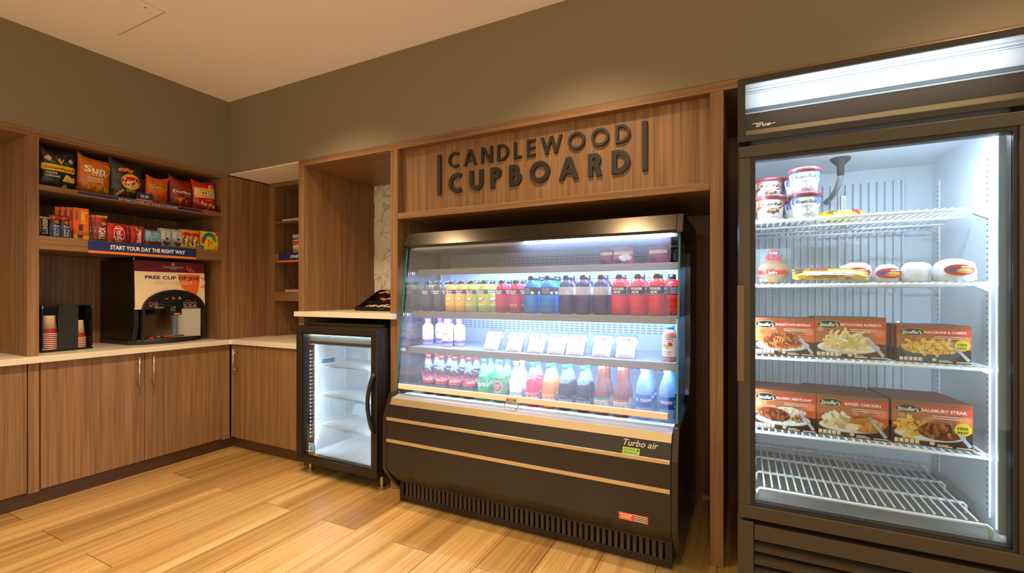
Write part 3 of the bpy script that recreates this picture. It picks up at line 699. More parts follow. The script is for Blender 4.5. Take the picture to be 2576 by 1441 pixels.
for i in range(14):
    cx_, cy_ = ix0 + 0.05 + rnd.random() * 0.55, -0.43 + rnd.random() * 0.2
    MB().lathe([(0.0025, 0.528), (0.002, 0.5305)], 5, c=(cx_, cy_)).obj('food_crumb', cm('b98a4a'), fz)
# lights in the door frame
for x in (ix0 + 0.0005, ix1 - 0.0245):
    h_ = box('led_housing', x, x + (0.012 if x < 4 else 0.018), -0.444, -0.428, 0.55, 1.78, pmat('led_lens', '8fa3b4', 0.3), fz, bevel=0)
    box('led_strip', x + 0.001, x + (0.011 if x < 4 else 0.017), -0.4278, -0.424, 0.56, 1.77, FLED if x < 4 else emis('led_right', 'd8eaff', 9.0), h_, bevel=0)
    if x < 4: box('led_strip', x + 0.0121, x + 0.0124, -0.443, -0.429, 0.56, 1.77, emis('led_left', 'd8eaff', 9.0), h_, bevel=0)
    else: box('led_strip', x - 0.0005, x - 0.0002, -0.436, -0.429, 0.56, 1.77, emis('led_side', 'c6ddff', 2.0), h_, bevel=0)
box('led_strip', ix0 + 0.03, ix1 - 0.03, -0.438, -0.40, 1.790, 1.7995, LEDS, fz, bevel=0)
# door
dz0, dz1 = 0.474, 1.830
dr = MB().box(zx0 + 0.004, zx1, zy, -0.452, dz0, dz0 + 0.048).box(zx0 + 0.004, zx1, zy, -0.452, dz1 - 0.042, dz1).box(zx0 + 0.004, zx0 + 0.042, zy, -0.452, dz0 + 0.048, dz1 - 0.042).box(zx1 - 0.045, zx1, zy, -0.452, dz0 + 0.048, dz1 - 0.042).obj('door', BRONZE, fz, bevel=0.003)
MB().box(zx0 + 0.042, zx1 - 0.045, zy + 0.006, -0.455, dz0 + 0.048, dz0 + 0.056).box(zx0 + 0.042, zx1 - 0.045, zy + 0.006, -0.455, dz1 - 0.055, dz1 - 0.042).box(zx0 + 0.042, zx0 + 0.058, zy + 0.006, -0.455, dz0 + 0.056, dz1 - 0.055).box(zx1 - 0.056, zx1 - 0.045, zy + 0.006, -0.455, dz0 + 0.056, dz1 - 0.055).obj('door_gasket', GASKET, dr)
box('door_glass', zx0 + 0.058, zx1 - 0.056, -0.488, -0.482, dz0 + 0.056, dz1 - 0.055, GLASS, dr, bevel=0)
box('door_handle', zx0 - 0.001, zx0 + 0.022, -0.513, -0.5, 0.972, 1.322, pmat('handle_bronze', '6d543c', 0.35, 0.6), dr, bevel=0.002)
# lower grille
box('lower_panel', zx0, zx0 + 0.052, -0.497, -0.445, 0.12, 0.462, BRONZE, fz, bevel=0.002)
box('lower_panel', zx0 + 0.054, zx1, -0.497, -0.445, 0.40, 0.455, BRONZE, fz, bevel=0.002)
lm = MB().prism([(-0.488, 0.0), (-0.492, 0.016), (-0.470, 0.030), (-0.455, 0.032), (-0.455, 0.027), (-0.472, 0.020), (-0.478, 0.0)], 'x', zx0 + 0.054, zx1).mesh('louver', BRONZE)
for z in (0.355, 0.308, 0.261, 0.214, 0.167, 0.12): part('louver', lm, fz, (0, 0, z))
for x in (zx0 + 0.06, zx1 - 0.06):
    for y in (-0.38, 0.17): MB().prism([(y + 0.05 * math.cos(t * pi / 8), 0.052 + 0.05 * math.sin(t * pi / 8)) for t in range(16)], 'x', x - 0.015, x + 0.015).box(x - 0.02, x + 0.02, y - 0.03, y + 0.03, 0.10, 0.121).obj('caster', BLACK, fz)
# sign header: translucent face lit by a tube behind it
hz0, hz1 = 1.868, 2.079
box('header_frame', zx0, zx1, -0.50, -0.38, hz1 - 0.022, hz1, BLACK, fz, bevel=0.002)
box('header_frame', zx0, zx1, -0.50, -0.38, 1.846, 1.869, BLACK, fz, bevel=0.002)
box('header_frame', zx0, zx0 + 0.025, -0.50, -0.38, 1.869, hz1 - 0.022, BLACK, fz, bevel=0.002)
box('header_frame', zx1 - 0.025, zx1, -0.50, -0.38, 1.869, hz1 - 0.022, BLACK, fz, bevel=0.002)
def translum(name, c):
    m = bpy.data.materials.new(name); m.use_nodes = True; nt = m.node_tree; L = nt.links.new
    b = nt.nodes['Principled BSDF']; b.inputs['Base Color'].default_value = (*[v * 0.5 for v in hexc(c)], 1); b.inputs['Roughness'].default_value = 0.2
    t = N(nt, 'ShaderNodeBsdfTranslucent'); t.inputs[0].default_value = (*hexc(c), 1)
    x = N(nt, 'ShaderNodeMixShader'); x.inputs[0].default_value = 0.8
    L(b.outputs[0], x.inputs[1]); L(t.outputs[0], x.inputs[2]); L(x.outputs[0], nt.nodes['Material Output'].inputs[0]); return m
SW, SG, SD, SCR = translum('sign_white', 'f4f8fa'), translum('sign_grey', 'a9b2b4'), translum('sign_dark', '8d8378'), translum('sign_cream', 'cdb896')
sx0, sx1 = zx0 + 0.025, zx1 - 0.025
sf = box('sign_face', sx0, sx1, -0.492, -0.489, 1.967, hz1 - 0.022, SW, fz, bevel=0)
box('sign_band', sx0, sx1, -0.492, -0.489, 1.953, 1.967, SG, fz, bevel=0)
box('sign_band', sx0, sx1, -0.492, -0.489, 1.948, 1.953, SW, fz, bevel=0)
box('sign_band', sx0, sx1, -0.492, -0.489, 1.888, 1.948, SD, fz, bevel=0)
box('sign_band', sx0, sx1, -0.492, -0.489, 1.869, 1.888, SCR, fz, bevel=0)
a = Art()
for z, t in ((0.0725, 0.002), (0.060, 0.003), (0.053, 0.002)): a.rect(0, z, sx1 - sx0, z + t, SG)
a.build('sign_lines', on_y(sx0, -0.492, 1.967), fz)
box('sign_lamp', sx0 + 0.05, sx1 - 0.05, -0.415, -0.385, 1.985, 2.025, emis('sign_tube', 'e6f1ff', 4.5), fz, bevel=0)
box('sign_reflector', sx0, sx1, -0.3805, -0.38, 1.869, hz1 - 0.022, LINER, fz, bevel=0)
a = Art().text('true', 0, 0, 0.014, 'f4f2ee', w=0.045, shear=0.35, bold=0.01).strip([(-0.034, 0.006), (0.0, 0.006)], 0.0022, 'f4f2ee').strip([(0.012, -0.005), (0.038, 0.0)], 0.002, 'f4f2ee')
a.build('header_badge', on_y(3.914, -0.4925, 1.904), fz)
# ================================================================== package builders (local frame: base at origin, front faces -y)
HP = pi / 2
ORD = ['first', 'second', 'third', 'fourth', 'fifth', 'sixth', 'seventh', 'eighth', 'ninth', 'tenth']
def bag_fn(W, H, D, pin=0.05, wr=1.0, seed=0, ear=0.0):
    r = random.Random(seed); ph = [r.random() * 6 for _ in range(6)]
    def fn(u, v, h, side=-1):
        a = min(1, abs(2 * u / W)); b = min(1, abs(2 * v / H - 1))
        d = D / 2 * max(0, 1 - a ** 2.4) ** 0.6 * max(0, 1 - b ** 3.2) ** 0.75
        k = 1 - pin * math.sin(pi * v / H)
        wv = wr * 0.0022 * (math.sin(38 * u / W * 1.4 + ph[0] + 5 * v / H) * math.sin(pi * v / H * 5 + ph[1]) + 0.8 * math.sin(17 * v / H + ph[2] + 9 * u / W)) * (0.3 + b) * min(1, W / 0.1)
        if b > 0.9: wv += 0.0025 * math.sin(40 * u / W + ph[3]) * (b - 0.9) * 10 * min(1, W / 0.1)
        tp = max(0.0, (v / H - 0.55) / 0.45)
        e = ear * H * (a ** 2 * (1 + 0.8 * math.sin(ph[4]) * (1 if u > 0 else -1)) - 0.45) * tp * tp
        if ear: wv += 0.006 * math.sin(7 * u / W + ph[5]) * tp * tp + 0.0035 * math.sin(26 * (u / W) * (0.4 + b) + ph[1]) * b * b * wr
        return (u * k, side * (d + h) + wv, v + e)
    return fn
def bag(name, label, cat, W, H, D, base, art=None, group=None, pin=0.05, seed=0, rough=0.28, nu=16, nv=20, mat=None, wr=1.0, metal=0.0):
    root = T(name, label, cat, group=group)
    fn = bag_fn(W, H, D, pin, wr, seed, 0.085 if name == 'chip_bag' and W > 0.13 else 0.0); m = MB(); vs = []; fs = []
    for sd in (-1, 1):
        k = len(vs)
        vs += [fn(-W / 2 + W * i / nu, H * j / nv, 0.0, sd) for j in range(nv + 1) for i in range(nu + 1)]
        for j in range(nv):
            for i in range(nu):
                q = [k + j * (nu + 1) + i, k + j * (nu + 1) + i + 1, k + (j + 1) * (nu + 1) + i + 1, k + (j + 1) * (nu + 1) + i]
                fs.append(tuple(q if sd < 0 else q[::-1]))
    m.add(vs, fs).obj('wrapper', mat or pmat('foil_' + base, base, rough, metal), root, smooth=True)
    if art: art.build('print', fn, root, eps=0.0018, step=0.0004 if W > 0.12 else 0.00022, mat=gl)
    return root
def carton(name, label, cat, W, H, D, base, art=None, group=None, top=None):
    root = T(name, label, cat, group=group)
    MB().box(-W / 2, W / 2, 0, D, 0, H).obj('carton', [pmat('card_' + base, base, 0.4)], root, bevel=0.0012)
    if top: MB().box(-W / 2 + 0.001, W / 2 - 0.001, 0.001, D - 0.001, H, H + 0.0003).obj('top_flap', cm(top), root)
    if art: art.build('print', lambda u, v, h: (u, -h, v), root, mat=gl)
    return root
def put(o, loc, rz=0.0, lean=0.0, roll=0.0):
    o.location = (loc[0], loc[1], loc[2] + abs(math.sin(roll)) * 0.1); o.rotation_euler = (lean, roll, rz); return o
def bottle(name, label, prof, liquid, cap, capz, capr, caph, art=None, lr=0.0, group=None, n=22, cat='bottle', lz=0.0, skin=None):
    root = T(name, label, cat, group=group)
    MB().lathe(prof, n).obj('bottle_body', liquid, root, smooth=True)
    MB().lathe([(capr * 0.96, capz), (capr, capz + 0.002), (capr, capz + caph - 0.002), (capr * 0.9, capz + caph)], 18).obj('cap', cap, root, smooth=True)
    if art: art.build('label', lambda u, v, h: ((lr + h) * math.sin(u / lr), -(lr + h) * math.cos(u / lr), lz + v), root, eps=0.0006, step=0.00012)
    return root

# ================================================================== chip bags on the top shelf
CHX = -0.075
def kernel(a, x, y, s, c='d9b49a'):
    for dx, dy in ((-0.6, 0), (0.5, 0.3), (0, 0.7), (0.2, -0.5)): a.ell(x + dx * s, y + dy * s, s * 0.75, s * 0.7, c, 12)
a = Art()
a.rect(-0.088, 0.105, 0.088, 0.145, 'f0c21a', 20, 6).text('Smartfood', 0, 0.124, 0.019, '1c1a17', w=0.155, shear=0.15, bold=0.012)
a.poly([(-0.04, 0.148), (-0.055, 0.165), (-0.03, 0.172), (-0.015, 0.155)], '2f6d4a').poly([(0.04, 0.148), (0.058, 0.168), (0.03, 0.172), (0.015, 0.155)], '2f6d4a')
a.poly([(-0.022, 0.19), (0.024, 0.186), (0.006, 0.148)], 'd99a3a')
kernel(a, -0.058, 0.178, 0.014); kernel(a, 0.058, 0.18, 0.012); kernel(a, 0.03, 0.012, 0.011, 'c9b091')
a.text('WHITE', -0.045, 0.088, 0.012, 'e9dfc8', w=0.055, bold=0.02).text('CHEDDAR', -0.038, 0.070, 0.012, 'e9dfc8', w=0.072, bold=0.02)
a.poly([(0.01, 0.045), (0.028, 0.090), (0.05, 0.084), (0.06, 0.072), (0.082, 0.082), (0.078, 0.045)], 'e6c877').poly([(0.02, 0.045), (0.04, 0.06), (0.07, 0.05), (0.07, 0.042)], 'd4b060')
for i in range(3): a.rect(-0.075, 0.05 - i * 0.006, -0.035, 0.052 - i * 0.006, '77726a')
put(bag('chip_bag', 'black popcorn bag with yellow band reading Smartfood, leftmost on the top shelf', 'chips', 0.19, 0.25, 0.07, '25211f', a, 'chip bags on the top shelf', seed=1), (CHX, -1.055, 1.9665), HP + 0.1, 0.0)
a = Art()
a.text('Sun', -0.005, 0.158, 0.042, 'f4ead8', w=0.115, bold=0.03).text('CHIPS', 0.018, 0.126, 0.017, 'f4ead8', w=0.08, bold=0.02)
a.arc(0.05, 0.165, 0.032, 0.034, -1.4, 1.8, 0.008, 'eab22c').text('HARVEST', 0, 0.098, 0.014, 'f4ead8', w=0.088, bold=0.01).text('CHEDDAR', 0, 0.080, 0.012, 'f4ead8', w=0.085, bold=0.01)
for i in range(6): a.ell(-0.05 + i * 0.022, 0.05 - (i % 2) * 0.014, 0.022, 0.013, 'e8941f' if i % 2 else 'd77a16', 14, 2, rot=0.4 * i)
put(bag('chip_bag', 'orange chip bag reading Sun Chips beside the black popcorn bag', 'chips', 0.178, 0.238, 0.07, 'c96a12', a, 'chip bags on the top shelf', seed=2), (CHX, -0.872, 1.9665), HP - 0.05, 0.02, 0.03)
a = Art()
a.ell(0.012, 0.118, 0.062, 0.056, 'f0b81e', 28, 3).ell(0.008, 0.122, 0.060, 0.030, 'c42a22', 26, 3, rot=0.12).text("Lay's", 0.008, 0.120, 0.036, 'f7f1e6', w=0.095, shear=0.2, bold=0.03, rot=-0.08)
a.text('Barbecue', 0.012, 0.056, 0.012, 'e7d6b0', w=0.062, bold=0.01).rect(-0.012, 0.042, 0.036, 0.045, 'b9a87e')
for x, y, q in ((-0.045, 0.196, 0.022), (-0.02, 0.2, 0.024), (0.012, 0.193, 0.02)): a.ell(x, y, q, q * 0.55, 'd8782a', 14, 2, rot=0.5)
a.poly([(-0.085, 0.012), (-0.05, 0.055), (-0.04, 0.06), (-0.03, 0.05), (-0.07, 0.008)], 'c99a6a').ell(-0.02, 0.025, 0.022, 0.018, '7c2420', 16, 2).ell(0.072, 0.03, 0.02, 0.03, 'd2731f', 16, 2)
put(bag('chip_bag', 'black potato chip bag with round yellow and red Lays emblem', 'chips', 0.202, 0.255, 0.075, '2b2a28', a, 'chip bags on the top shelf', seed=3), (CHX, -0.682, 1.9665), HP + 0.05, 0.02, -0.03)
a = Art()
a.otext('Cheetos', 0.0, 0.118, 0.026, 'f2c12b', '201814', w=0.115, bold=0.03, ob=0.05).text('Crunchy', 0.012, 0.094, 0.009, 'f2c12b', w=0.05, bold=0.02)
for i in range(9): a.strip([(-0.055 + 0.013 * i, 0.018 + 0.01 * (i % 3)), (-0.035 + 0.012 * i, 0.036 + 0.012 * ((i * 2) % 3))], 0.013, ['e35a1c', 'd84a18', 'c93f1b'][i % 3])
a.poly([(-0.065, 0.07), (0.065, 0.07), (0.05, 0.055), (-0.05, 0.05)], 'b93a17')
put(bag('chip_bag', 'small orange puff bag reading Cheetos right of the price tag', 'chips', 0.152, 0.195, 0.06, 'd8610f', a, 'chip bags on the top shelf', seed=4), (CHX, -0.498, 1.9665), HP, 0.0, 0.04)
a = Art()
a.poly([(-0.05, 0.135), (0.03, 0.118), (0.0, 0.088)], '1d1512').poly([(-0.038, 0.129), (0.02, 0.117), (-0.001, 0.096)], 'c9411d').otext('Doritos', 0.0, 0.118, 0.024, 'f6f0e6', '24160f', w=0.13, bold=0.02, ob=0.04).text('NACHO CHEESE', 0.035, 0.092, 0.007, 'f0d9c0', w=0.05)
a.poly([(-0.055, 0.068), (0.02, 0.078), (-0.02, 0.022)], 'd87a2c').poly([(0.02, 0.058), (0.07, 0.062), (0.035, 0.022)], 'cf6a22').poly([(-0.03, 0.062), (0.0, 0.068), (-0.015, 0.042)], 'e39444')
put(bag('chip_bag', 'dark red tortilla chip bag reading Doritos', 'chips', 0.165, 0.222, 0.06, '8e2116', a, 'chip bags on the top shelf', seed=5), (CHX, -0.330, 1.9665), HP - 0.02, 0.0, 0.0)
a = Art()
a.rect(-0.082, 0.098, 0.086, 0.178, 'efae1c', 20, 8).otext('BUGLES', -0.005, 0.138, 0.040, 'f6f3ee', '22306a', w=0.15, bold=0.02, ob=0.04, rot=-0.12)
a.ell(0.045, 0.192, 0.022, 0.02, 'efe2d4', 18, 2).ell(0.045, 0.192, 0.016, 0.014, 'c9342b', 16, 2).text('ORIGINAL', 0.03, 0.083, 0.009, 'f0cfc0', w=0.06)
for x, y, r_ in ((-0.05, 0.06, 0.2), (-0.02, 0.045, -0.3), (0.02, 0.05, 0.5), (0.05, 0.035, -0.1), (0.0, 0.022, 0.9)):
    a.poly([(x - 0.03 * math.cos(r_), y - 0.03 * math.sin(r_)), (x + 0.028, y + 0.014), (x + 0.02, y - 0.018)], 'e2b173')
put(bag('chip_bag', 'red and yellow corn snack bag reading Bugles, rightmost on the top shelf', 'chips', 0.182, 0.232, 0.06, 'c01f1c', a, 'chip bags on the top shelf', seed=6), (CHX, -0.153, 1.9665), HP, 0.03, -0.06)
# duplicate bags peeking out behind
for y, base, lab in ((-0.76, 'b85f10', 'orange chip bag standing behind the Sun Chips bag'), (-0.55, '9a3a12', 'dark orange chip bag wedged between the Lays and Cheetos bags')):
    put(bag('chip_bag', lab, 'chips', 0.12, 0.185, 0.05, base, None, 'chip bags on the top shelf', seed=int(y * -100)), (CHX - 0.08, y, 1.9665), HP)
# clear shelf bins and printed shelf strips
def bin_(y0, y1, z, h, lab):
    t = T('display_bin', lab, 'bin', (-0.1, (y0 + y1) / 2, z), 'clear bins on the snack shelves', world=True)
    box('front_wall', -0.012, -0.0095, y0, y1, z, z + h, ACRYL, t, bevel=0)
    for y in (y0, y1): MB().add([(-0.25, y, z), (-0.0125, y, z), (-0.0125, y, z + h * 1.3), (-0.25, y, z + h * 1.55)], [(0, 1, 2, 3)]).obj('side_wall', ACRYL, t)
for i, (y0, y1, nm) in enumerate(((-1.155, -0.962, 'black popcorn bag'), (-0.958, -0.782, 'Sun Chips bag'), (-0.778, -0.592, 'Lays bag'), (-0.588, -0.42, 'Cheetos bag'), (-0.416, -0.245, 'Doritos bag'), (-0.241, -0.062, 'Bugles bag'))):
    bin_(y0, y1, 1.9657, 0.045, 'clear plastic shelf bin in front of the ' + nm)
t = T('shelf_strip', 'thin navy shelf strip reading buy what you need just charge to your suite', 'sign', (0, -0.6, 1.935), world=True)
box('strip', -0.0015, 0.0015, -0.976, -0.216, 1.933, 1.957, cm('1f2e66'), t, bevel=0)
Art().rect(0, 0, 0.76, 0.004, 'e2733a').text('BUY WHAT YOU NEED. JUST CHARGE TO YOUR SUITE!', 0.40, 0.014, 0.0095, 'f4f1ea', w=0.37, bold=0.02).build('print', on_x(0.0015, -0.976, 1.933), t)
t = T('price_tag', 'small navy and orange price tag reading $3.00', 'sign', (0, -0.6, 1.96), world=True)
box('tag', 0.002, 0.0035, -0.658, -0.559, 1.9575, 2.016, cm('1f2e66'), t, bevel=0)
Art().rect(0, 0, 0.099, 0.012, 'e2733a').text('$3.00', 0.05, 0.036, 0.016, 'f4f1ea', w=0.05, bold=0.02).rect(0.03, 0.02, 0.07, 0.0225, '9aa3c4').build('print', on_x(0.0035, -0.658, 1.9575), t)
t = T('shelf_sign', 'navy and orange shelf sign reading START YOUR DAY THE RIGHT WAY', 'sign', (0, -0.6, 1.567), world=True)
box('board', -0.0015, 0.002, -0.926, -0.258, 1.564, 1.647, cm('1f2e66'), t, bevel=0)
Art().rect(0, 0, 0.668, 0.016, 'ec7a2e').text('START YOUR DAY THE RIGHT WAY', 0.352, 0.047, 0.027, 'f6f2ea', w=0.47, bold=0.03).build('print', on_x(0.002, -0.926, 1.564), t)

# ================================================================== candy on the second shelf
CX, CZ = -0.055, 1.6515
def candy(lab, W, H, D, base, a, y, seed=0, rz=0.0, grp='candy on the second shelf', n=1, dx=0.022, dy=-0.006, lean=0.0, who='', cat='candy', name='candy_bar'):
    b = bag(name, lab, cat, W, H, D, base, a, grp, pin=0.02, seed=seed, nu=10, nv=12, wr=0.35)
    put(b, (CX, y, CZ), HP + rz, lean)
    for i in range(1, n):
        c = copy_tree(b, (CX - dx * i, y + dy * i, CZ), '%s, %s in the row behind the front one' % (who, ['', 'first', 'second', 'third', 'fourth', 'fifth'][i]))
    return b
a = Art().text("HERSHEY'S", 0, 0.066, 0.026, 'd9d2cc', w=0.10, bold=0.02, rot=-HP).rect(-0.026, 0.112, 0.026, 0.122, 'b8a06a', 4, 1)
candy("dark brown chocolate bar reading Hershey's at the left end of the candy shelf", 0.054, 0.125, 0.014, '2a1916', a, -1.121, 11, rz=0.25, n=3, who='dark brown chocolate bar')
for y, lab, sd in ((-1.067, 'brown Snickers bar beside the dark brown chocolate bar', 12), (-1.020, 'brown Snickers bar next to the orange cartons', 13)):
    a = Art().rect(-0.021, 0.004, 0.021, 0.078, '203a86', 4, 4).text('SNICKERS', 0, 0.042, 0.026, 'f4f2ef', w=0.072, bold=0.03, rot=-HP, shear=0.2).rect(-0.021, 0.118, 0.021, 0.136, 'c52a25', 4, 1).ell(0, 0.098, 0.013, 0.013, 'a8703a', 12, 2)
    candy(lab, 0.044, 0.142, 0.02, '4a2a1c', a, y, sd, rz=0.2, n=2, who='brown candy bar in the %s column' % ('left' if sd == 12 else 'right'))
def reese():
    a = Art().text("Reese's", 0.015, 0.145, 0.030, 'f3c321', w=0.085, shear=0.25, bold=0.04, rot=-HP)
    a.rect(-0.026, 0.125, -0.016, 0.185, '4a2614').text('PEANUT BUTTER CUPS', -0.021, 0.155, 0.005, 'f3c321', w=0.055, rot=-HP)
    a.poly([(-0.012, 0.095), (0.008, 0.10), (0.008, 0.058), (-0.012, 0.055)], '5a3118').poly([(0.012, 0.085), (0.032, 0.08), (0.030, 0.045), (0.012, 0.048)], 'c98a3c').rect(-0.0395, 0.001, -0.018, 0.030, 'f3c321').rect(0.01, 0.001, 0.0395, 0.026, 'f3c321').rect(-0.018, 0.012, 0.01, 0.03, '6a3a1c')
    return a
r0 = carton('candy_carton', "front orange Reese's carton standing tall on the candy shelf", 'candy', 0.079, 0.206, 0.016, 'e2601c', reese(), 'orange candy cartons')
put(r0, (CX + 0.005, -0.944, CZ), HP - 0.08)
for i in range(1, 4): copy_tree(r0, (CX - 0.02 * i, -0.944 - 0.022 * i, CZ), "orange Reese's carton, %s behind the front one" % ['', 'first', 'second', 'third'][i])
a = Art().text('TWIX', 0, 0.052, 0.034, 'f4efe8', w=0.085, bold=0.035, rot=HP, shear=0.1).rect(-0.03, 0.128, 0.0, 0.158, 'c8231f', 3, 2).rect(-0.031, 0.158, 0.031, 0.174, 'c79a3c', 4, 1).ell(0.008, 0.118, 0.014, 0.012, 'c98f4a', 12, 2)
for i in range(4): a.rect(-0.031, 0.004 + 0.006 * i, 0.031, 0.006 + 0.006 * i, 'a81d1a', 4, 1)
candy('red and brown Twix bar with gold crimped end', 0.066, 0.175, 0.022, '8e2a1c', a, -0.834, 14, rz=-0.05, n=4, dx=0.018, dy=-0.016, who='red and brown wafer bar')
a = Art().ell(0.012, 0.062, 0.033, 0.055, 'f2e6d4', 22, 3, rot=0.1).ell(0.012, 0.062, 0.029, 0.050, 'c81d1e', 22, 3, rot=0.1).text('KitKat', 0.012, 0.062, 0.032, 'f6f2ea', w=0.085, shear=0.15, bold=0.03, rot=-HP + 0.15).strip([(-0.04, 0.0), (-0.02, 0.04), (0.0, 0.008), (0.03, 0.02)], 0.014, 'c98b4c')
candy('red Kit Kat wrapper with white oval beside the Twix bar', 0.112, 0.132, 0.022, 'c2191b', a, -0.750, 15, n=2, who='red wafer wrapper')
a = Art().text('Skittles', 0.005, 0.056, 0.026, 'f4efe9', w=0.098, bold=0.035, rot=HP)
for i in range(14): a.ell(-0.032 + 0.064 * rnd.random(), 0.088 + 0.03 * rnd.random(), 0.006, 0.006, ['e8b82a', '3c9a44', 'd8681e', '7a3a90'][i % 4], 10)
candy('red Skittles packet dotted with coloured candies', 0.084, 0.130, 0.02, 'b81a22', a, -0.626, 16, n=3, dx=0.03, dy=-0.018, who='red fruit candy packet')
a = Art().rect(-0.052, 0.03, 0.052, 0.10, '7fb4d4', 6, 4).text('ICE', -0.01, 0.088, 0.018, 'c2322c', w=0.04, bold=0.03, rot=HP).text('FLAV', -0.032, 0.088, 0.012, 'e8f0f4', w=0.03, bold=0.02, rot=HP).poly([(-0.02, 0.03), (0.04, 0.03), (0.04, 0.05), (-0.02, 0.055)], 'ece4d8').rect(-0.052, 0.008, 0.052, 0.03, '6b3f2a', 6, 1)
candy('pale blue and brown treat packet right of the red fruit candy', 0.106, 0.112, 0.022, '5a7d94', a, -0.526, 17, n=2, who='pale blue treat packet')
for y, lab, sd in ((-0.443, 'silver cookie packet beside the pale blue treat packet', 18), (-0.366, 'silver cookie packet beside the yellow candy bags', 19)):
    a = Art().rect(-0.03, 0.05, 0.03, 0.115, 'c8c6c2', 4, 4).text('Belvita', -0.006, 0.082, 0.012, '2a2a30', w=0.05, rot=HP).rect(-0.004, 0.052, 0.012, 0.066, '1c1c1e')
    for q in ((-0.012, 0.03), (0.012, 0.026), (0.0, 0.016)): a.ell(q[0], q[1], 0.014, 0.011, '5a3826', 12, 2)
    candy(lab, 0.076, 0.136, 0.02, 'aaa8a4', a, y, sd, n=2, who='silver packet behind the %s one' % ('left' if sd == 18 else 'right'))
for y, lab, sd in ((-0.305, 'yellow and red candy bag, left of the pair', 20), (-0.243, 'yellow and red candy bag, right of the pair', 21)):
    a = Art().rect(-0.034, 0.092, 0.034, 0.122, 'c8261f', 4, 3).ell(-0.005, 0.055, 0.026, 0.036, '7c4a24', 18, 3).otext('m&m', -0.002, 0.066, 0.022, 'f6f1ea', '4a2616', w=0.065, bold=0.03, ob=0.05, rot=HP - 0.2)
    for q in range(6): a.ell(-0.025 + 0.01 * q, 0.022 + 0.008 * (q % 2), 0.008, 0.007, ['d8a21c', '2a2a2a', 'efe8dc'][q % 3], 10)
    candy(lab, 0.074, 0.146, 0.022, 'd8a01c', a, y, sd, n=2, who='yellow candy bag behind the %s one' % ('left' if sd == 20 else 'right'))
a = Art().arc(0.0, 0.078, 0.042, 0.050, 0.0, 3.4, 0.030, '1f77b4', 18).arc(0.0, 0.078, 0.046, 0.052, -0.2, 0.9, 0.020, '4aa24a', 10).ell(-0.05, 0.075, 0.013, 0.03, 'b82c26', 14).ell(0.0, 0.06, 0.035, 0.040, 'f4d21e', 20).text('Swedish', -0.008, 0.058, 0.018, 'c8322c', w=0.06, rot=HP, bold=0.03).text('Fish', 0.014, 0.058, 0.018, 'c8322c', w=0.03, rot=HP, bold=0.03).rect(-0.069, 0.004, -0.045, 0.035, '2a7fc0').ell(0.05, 0.02, 0.016, 0.012, 'e28a2a', 14).rect(0.045, 0.12, 0.068, 0.148, 'd8452c')
put(carton('candy_box', 'yellow box of fish candy with blue swirl at the right end of the candy shelf', 'candy', 0.138, 0.150, 0.03, 'efc51a', a), (CX, -0.124, CZ), HP)
bin_(-1.155, -0.992, 1.6507, 0.05, 'clear plastic shelf bin in front of the brown candy bars')
bin_(-0.988, -0.69, 1.6507, 0.05, 'clear plastic shelf bin in front of the Twix bar')
bin_(-0.686, -0.40, 1.6507, 0.05, 'clear plastic shelf bin in front of the pale blue treat packet')

# ================================================================== coffee machine
cf = T('coffee_machine', 'black and cream coffee dispenser with arched control panel and FREE CUP OF JOE sign', 'coffee machine', (-0.35, -0.37, 0.9145), world=True)
cy0, cy1 = -0.622, -0.128
PLB = pmat('black_plastic', '17140f', 0.35)
MB().prism([(-0.60, 1.176), (-0.112, 1.176), (-0.106, 1.22), (-0.118, 1.546), (-0.60, 1.546)], 'y', cy0, cy1).box(-0.60, -0.20, cy0, cy1, 0.95, 1.176).obj('housing', PLB, cf, bevel=0.004)
for y0_, y1_ in ((cy0, cy0 + 0.030), (cy1 - 0.026, cy1)): MB().prism([(-0.20, 0.95), (-0.14, 0.95), (-0.112, 1.05), (-0.112, 1.1755), (-0.20, 1.1755)], 'y', y0_, y1_).obj('side_column', PLB, cf, bevel=0.002)
MB().prism([(-0.60, cy0 - 0.004), (-0.60, cy1 + 0.004)] + [(-0.19 + 0.10 * math.sin(pi * (i / 12)) ** 0.7, cy1 + 0.006 - (cy1 - cy0 + 0.012) * i / 12) for i in range(13)], 'z', 0.9155, 0.9495).obj('drip_tray', PLB, cf, bevel=0.004)
fx = lambda v: -0.106 - max(0, (v - 1.22)) * 0.0368 if v >= 1.22 else -0.106 - (1.22 - v) * 0.136
ff = lambda u, v, h: (fx(v) + h, u, v)
W2 = 0.247; yc = (cy0 + cy1) / 2; ya = -0.358; AW, AH, AZ = 0.218, 0.147, 1.178
a = Art()
def cut(z):                                     # half width of the arch opening at height z
    t = (z - AZ) / AH
    return AW * math.sqrt(max(0, 1 - t * t))
Zs = [1.178 + (1.475 - 1.178) * i / 26 for i in range(27)]
for s in (-1, 1):
    vs = []
    for z in Zs: vs += [(yc + s * W2 * 0.985, z), (ya + s * min(cut(z), W2 * 0.93), z)]
    fs = [(2 * i, 2 * i + 1, 2 * i + 3, 2 * i + 2) if s > 0 else (2 * i + 1, 2 * i, 2 * i + 2, 2 * i + 3) for i in range(26)]
    a.raw(vs, fs, 'e6cfae')
a.rect(yc - W2 * 0.985, 1.460, yc + W2 * 0.985, 1.542, '6d1f2e', 2, 3)
a.strip([(yc - W2 * 0.98, 1.466), (yc - 0.1, 1.487), (yc + 0.05, 1.492), (yc + W2 * 0.98, 1.474)], [0.004, 0.018, 0.014, 0.006], '7d2a38')
a.poly([(-0.331, 1.445), (-0.165, 1.448), (-0.172, 1.378), (-0.180, 1.330), (-0.195, 1.275), (-0.235, 1.30), (-0.285, 1.325), (-0.306, 1.345), (-0.320, 1.39)], 'e0662a')
a.arc(-0.165, 1.385, 0.036, 0.040, -1.5, 1.5, 0.010, 'e0662a', 16)
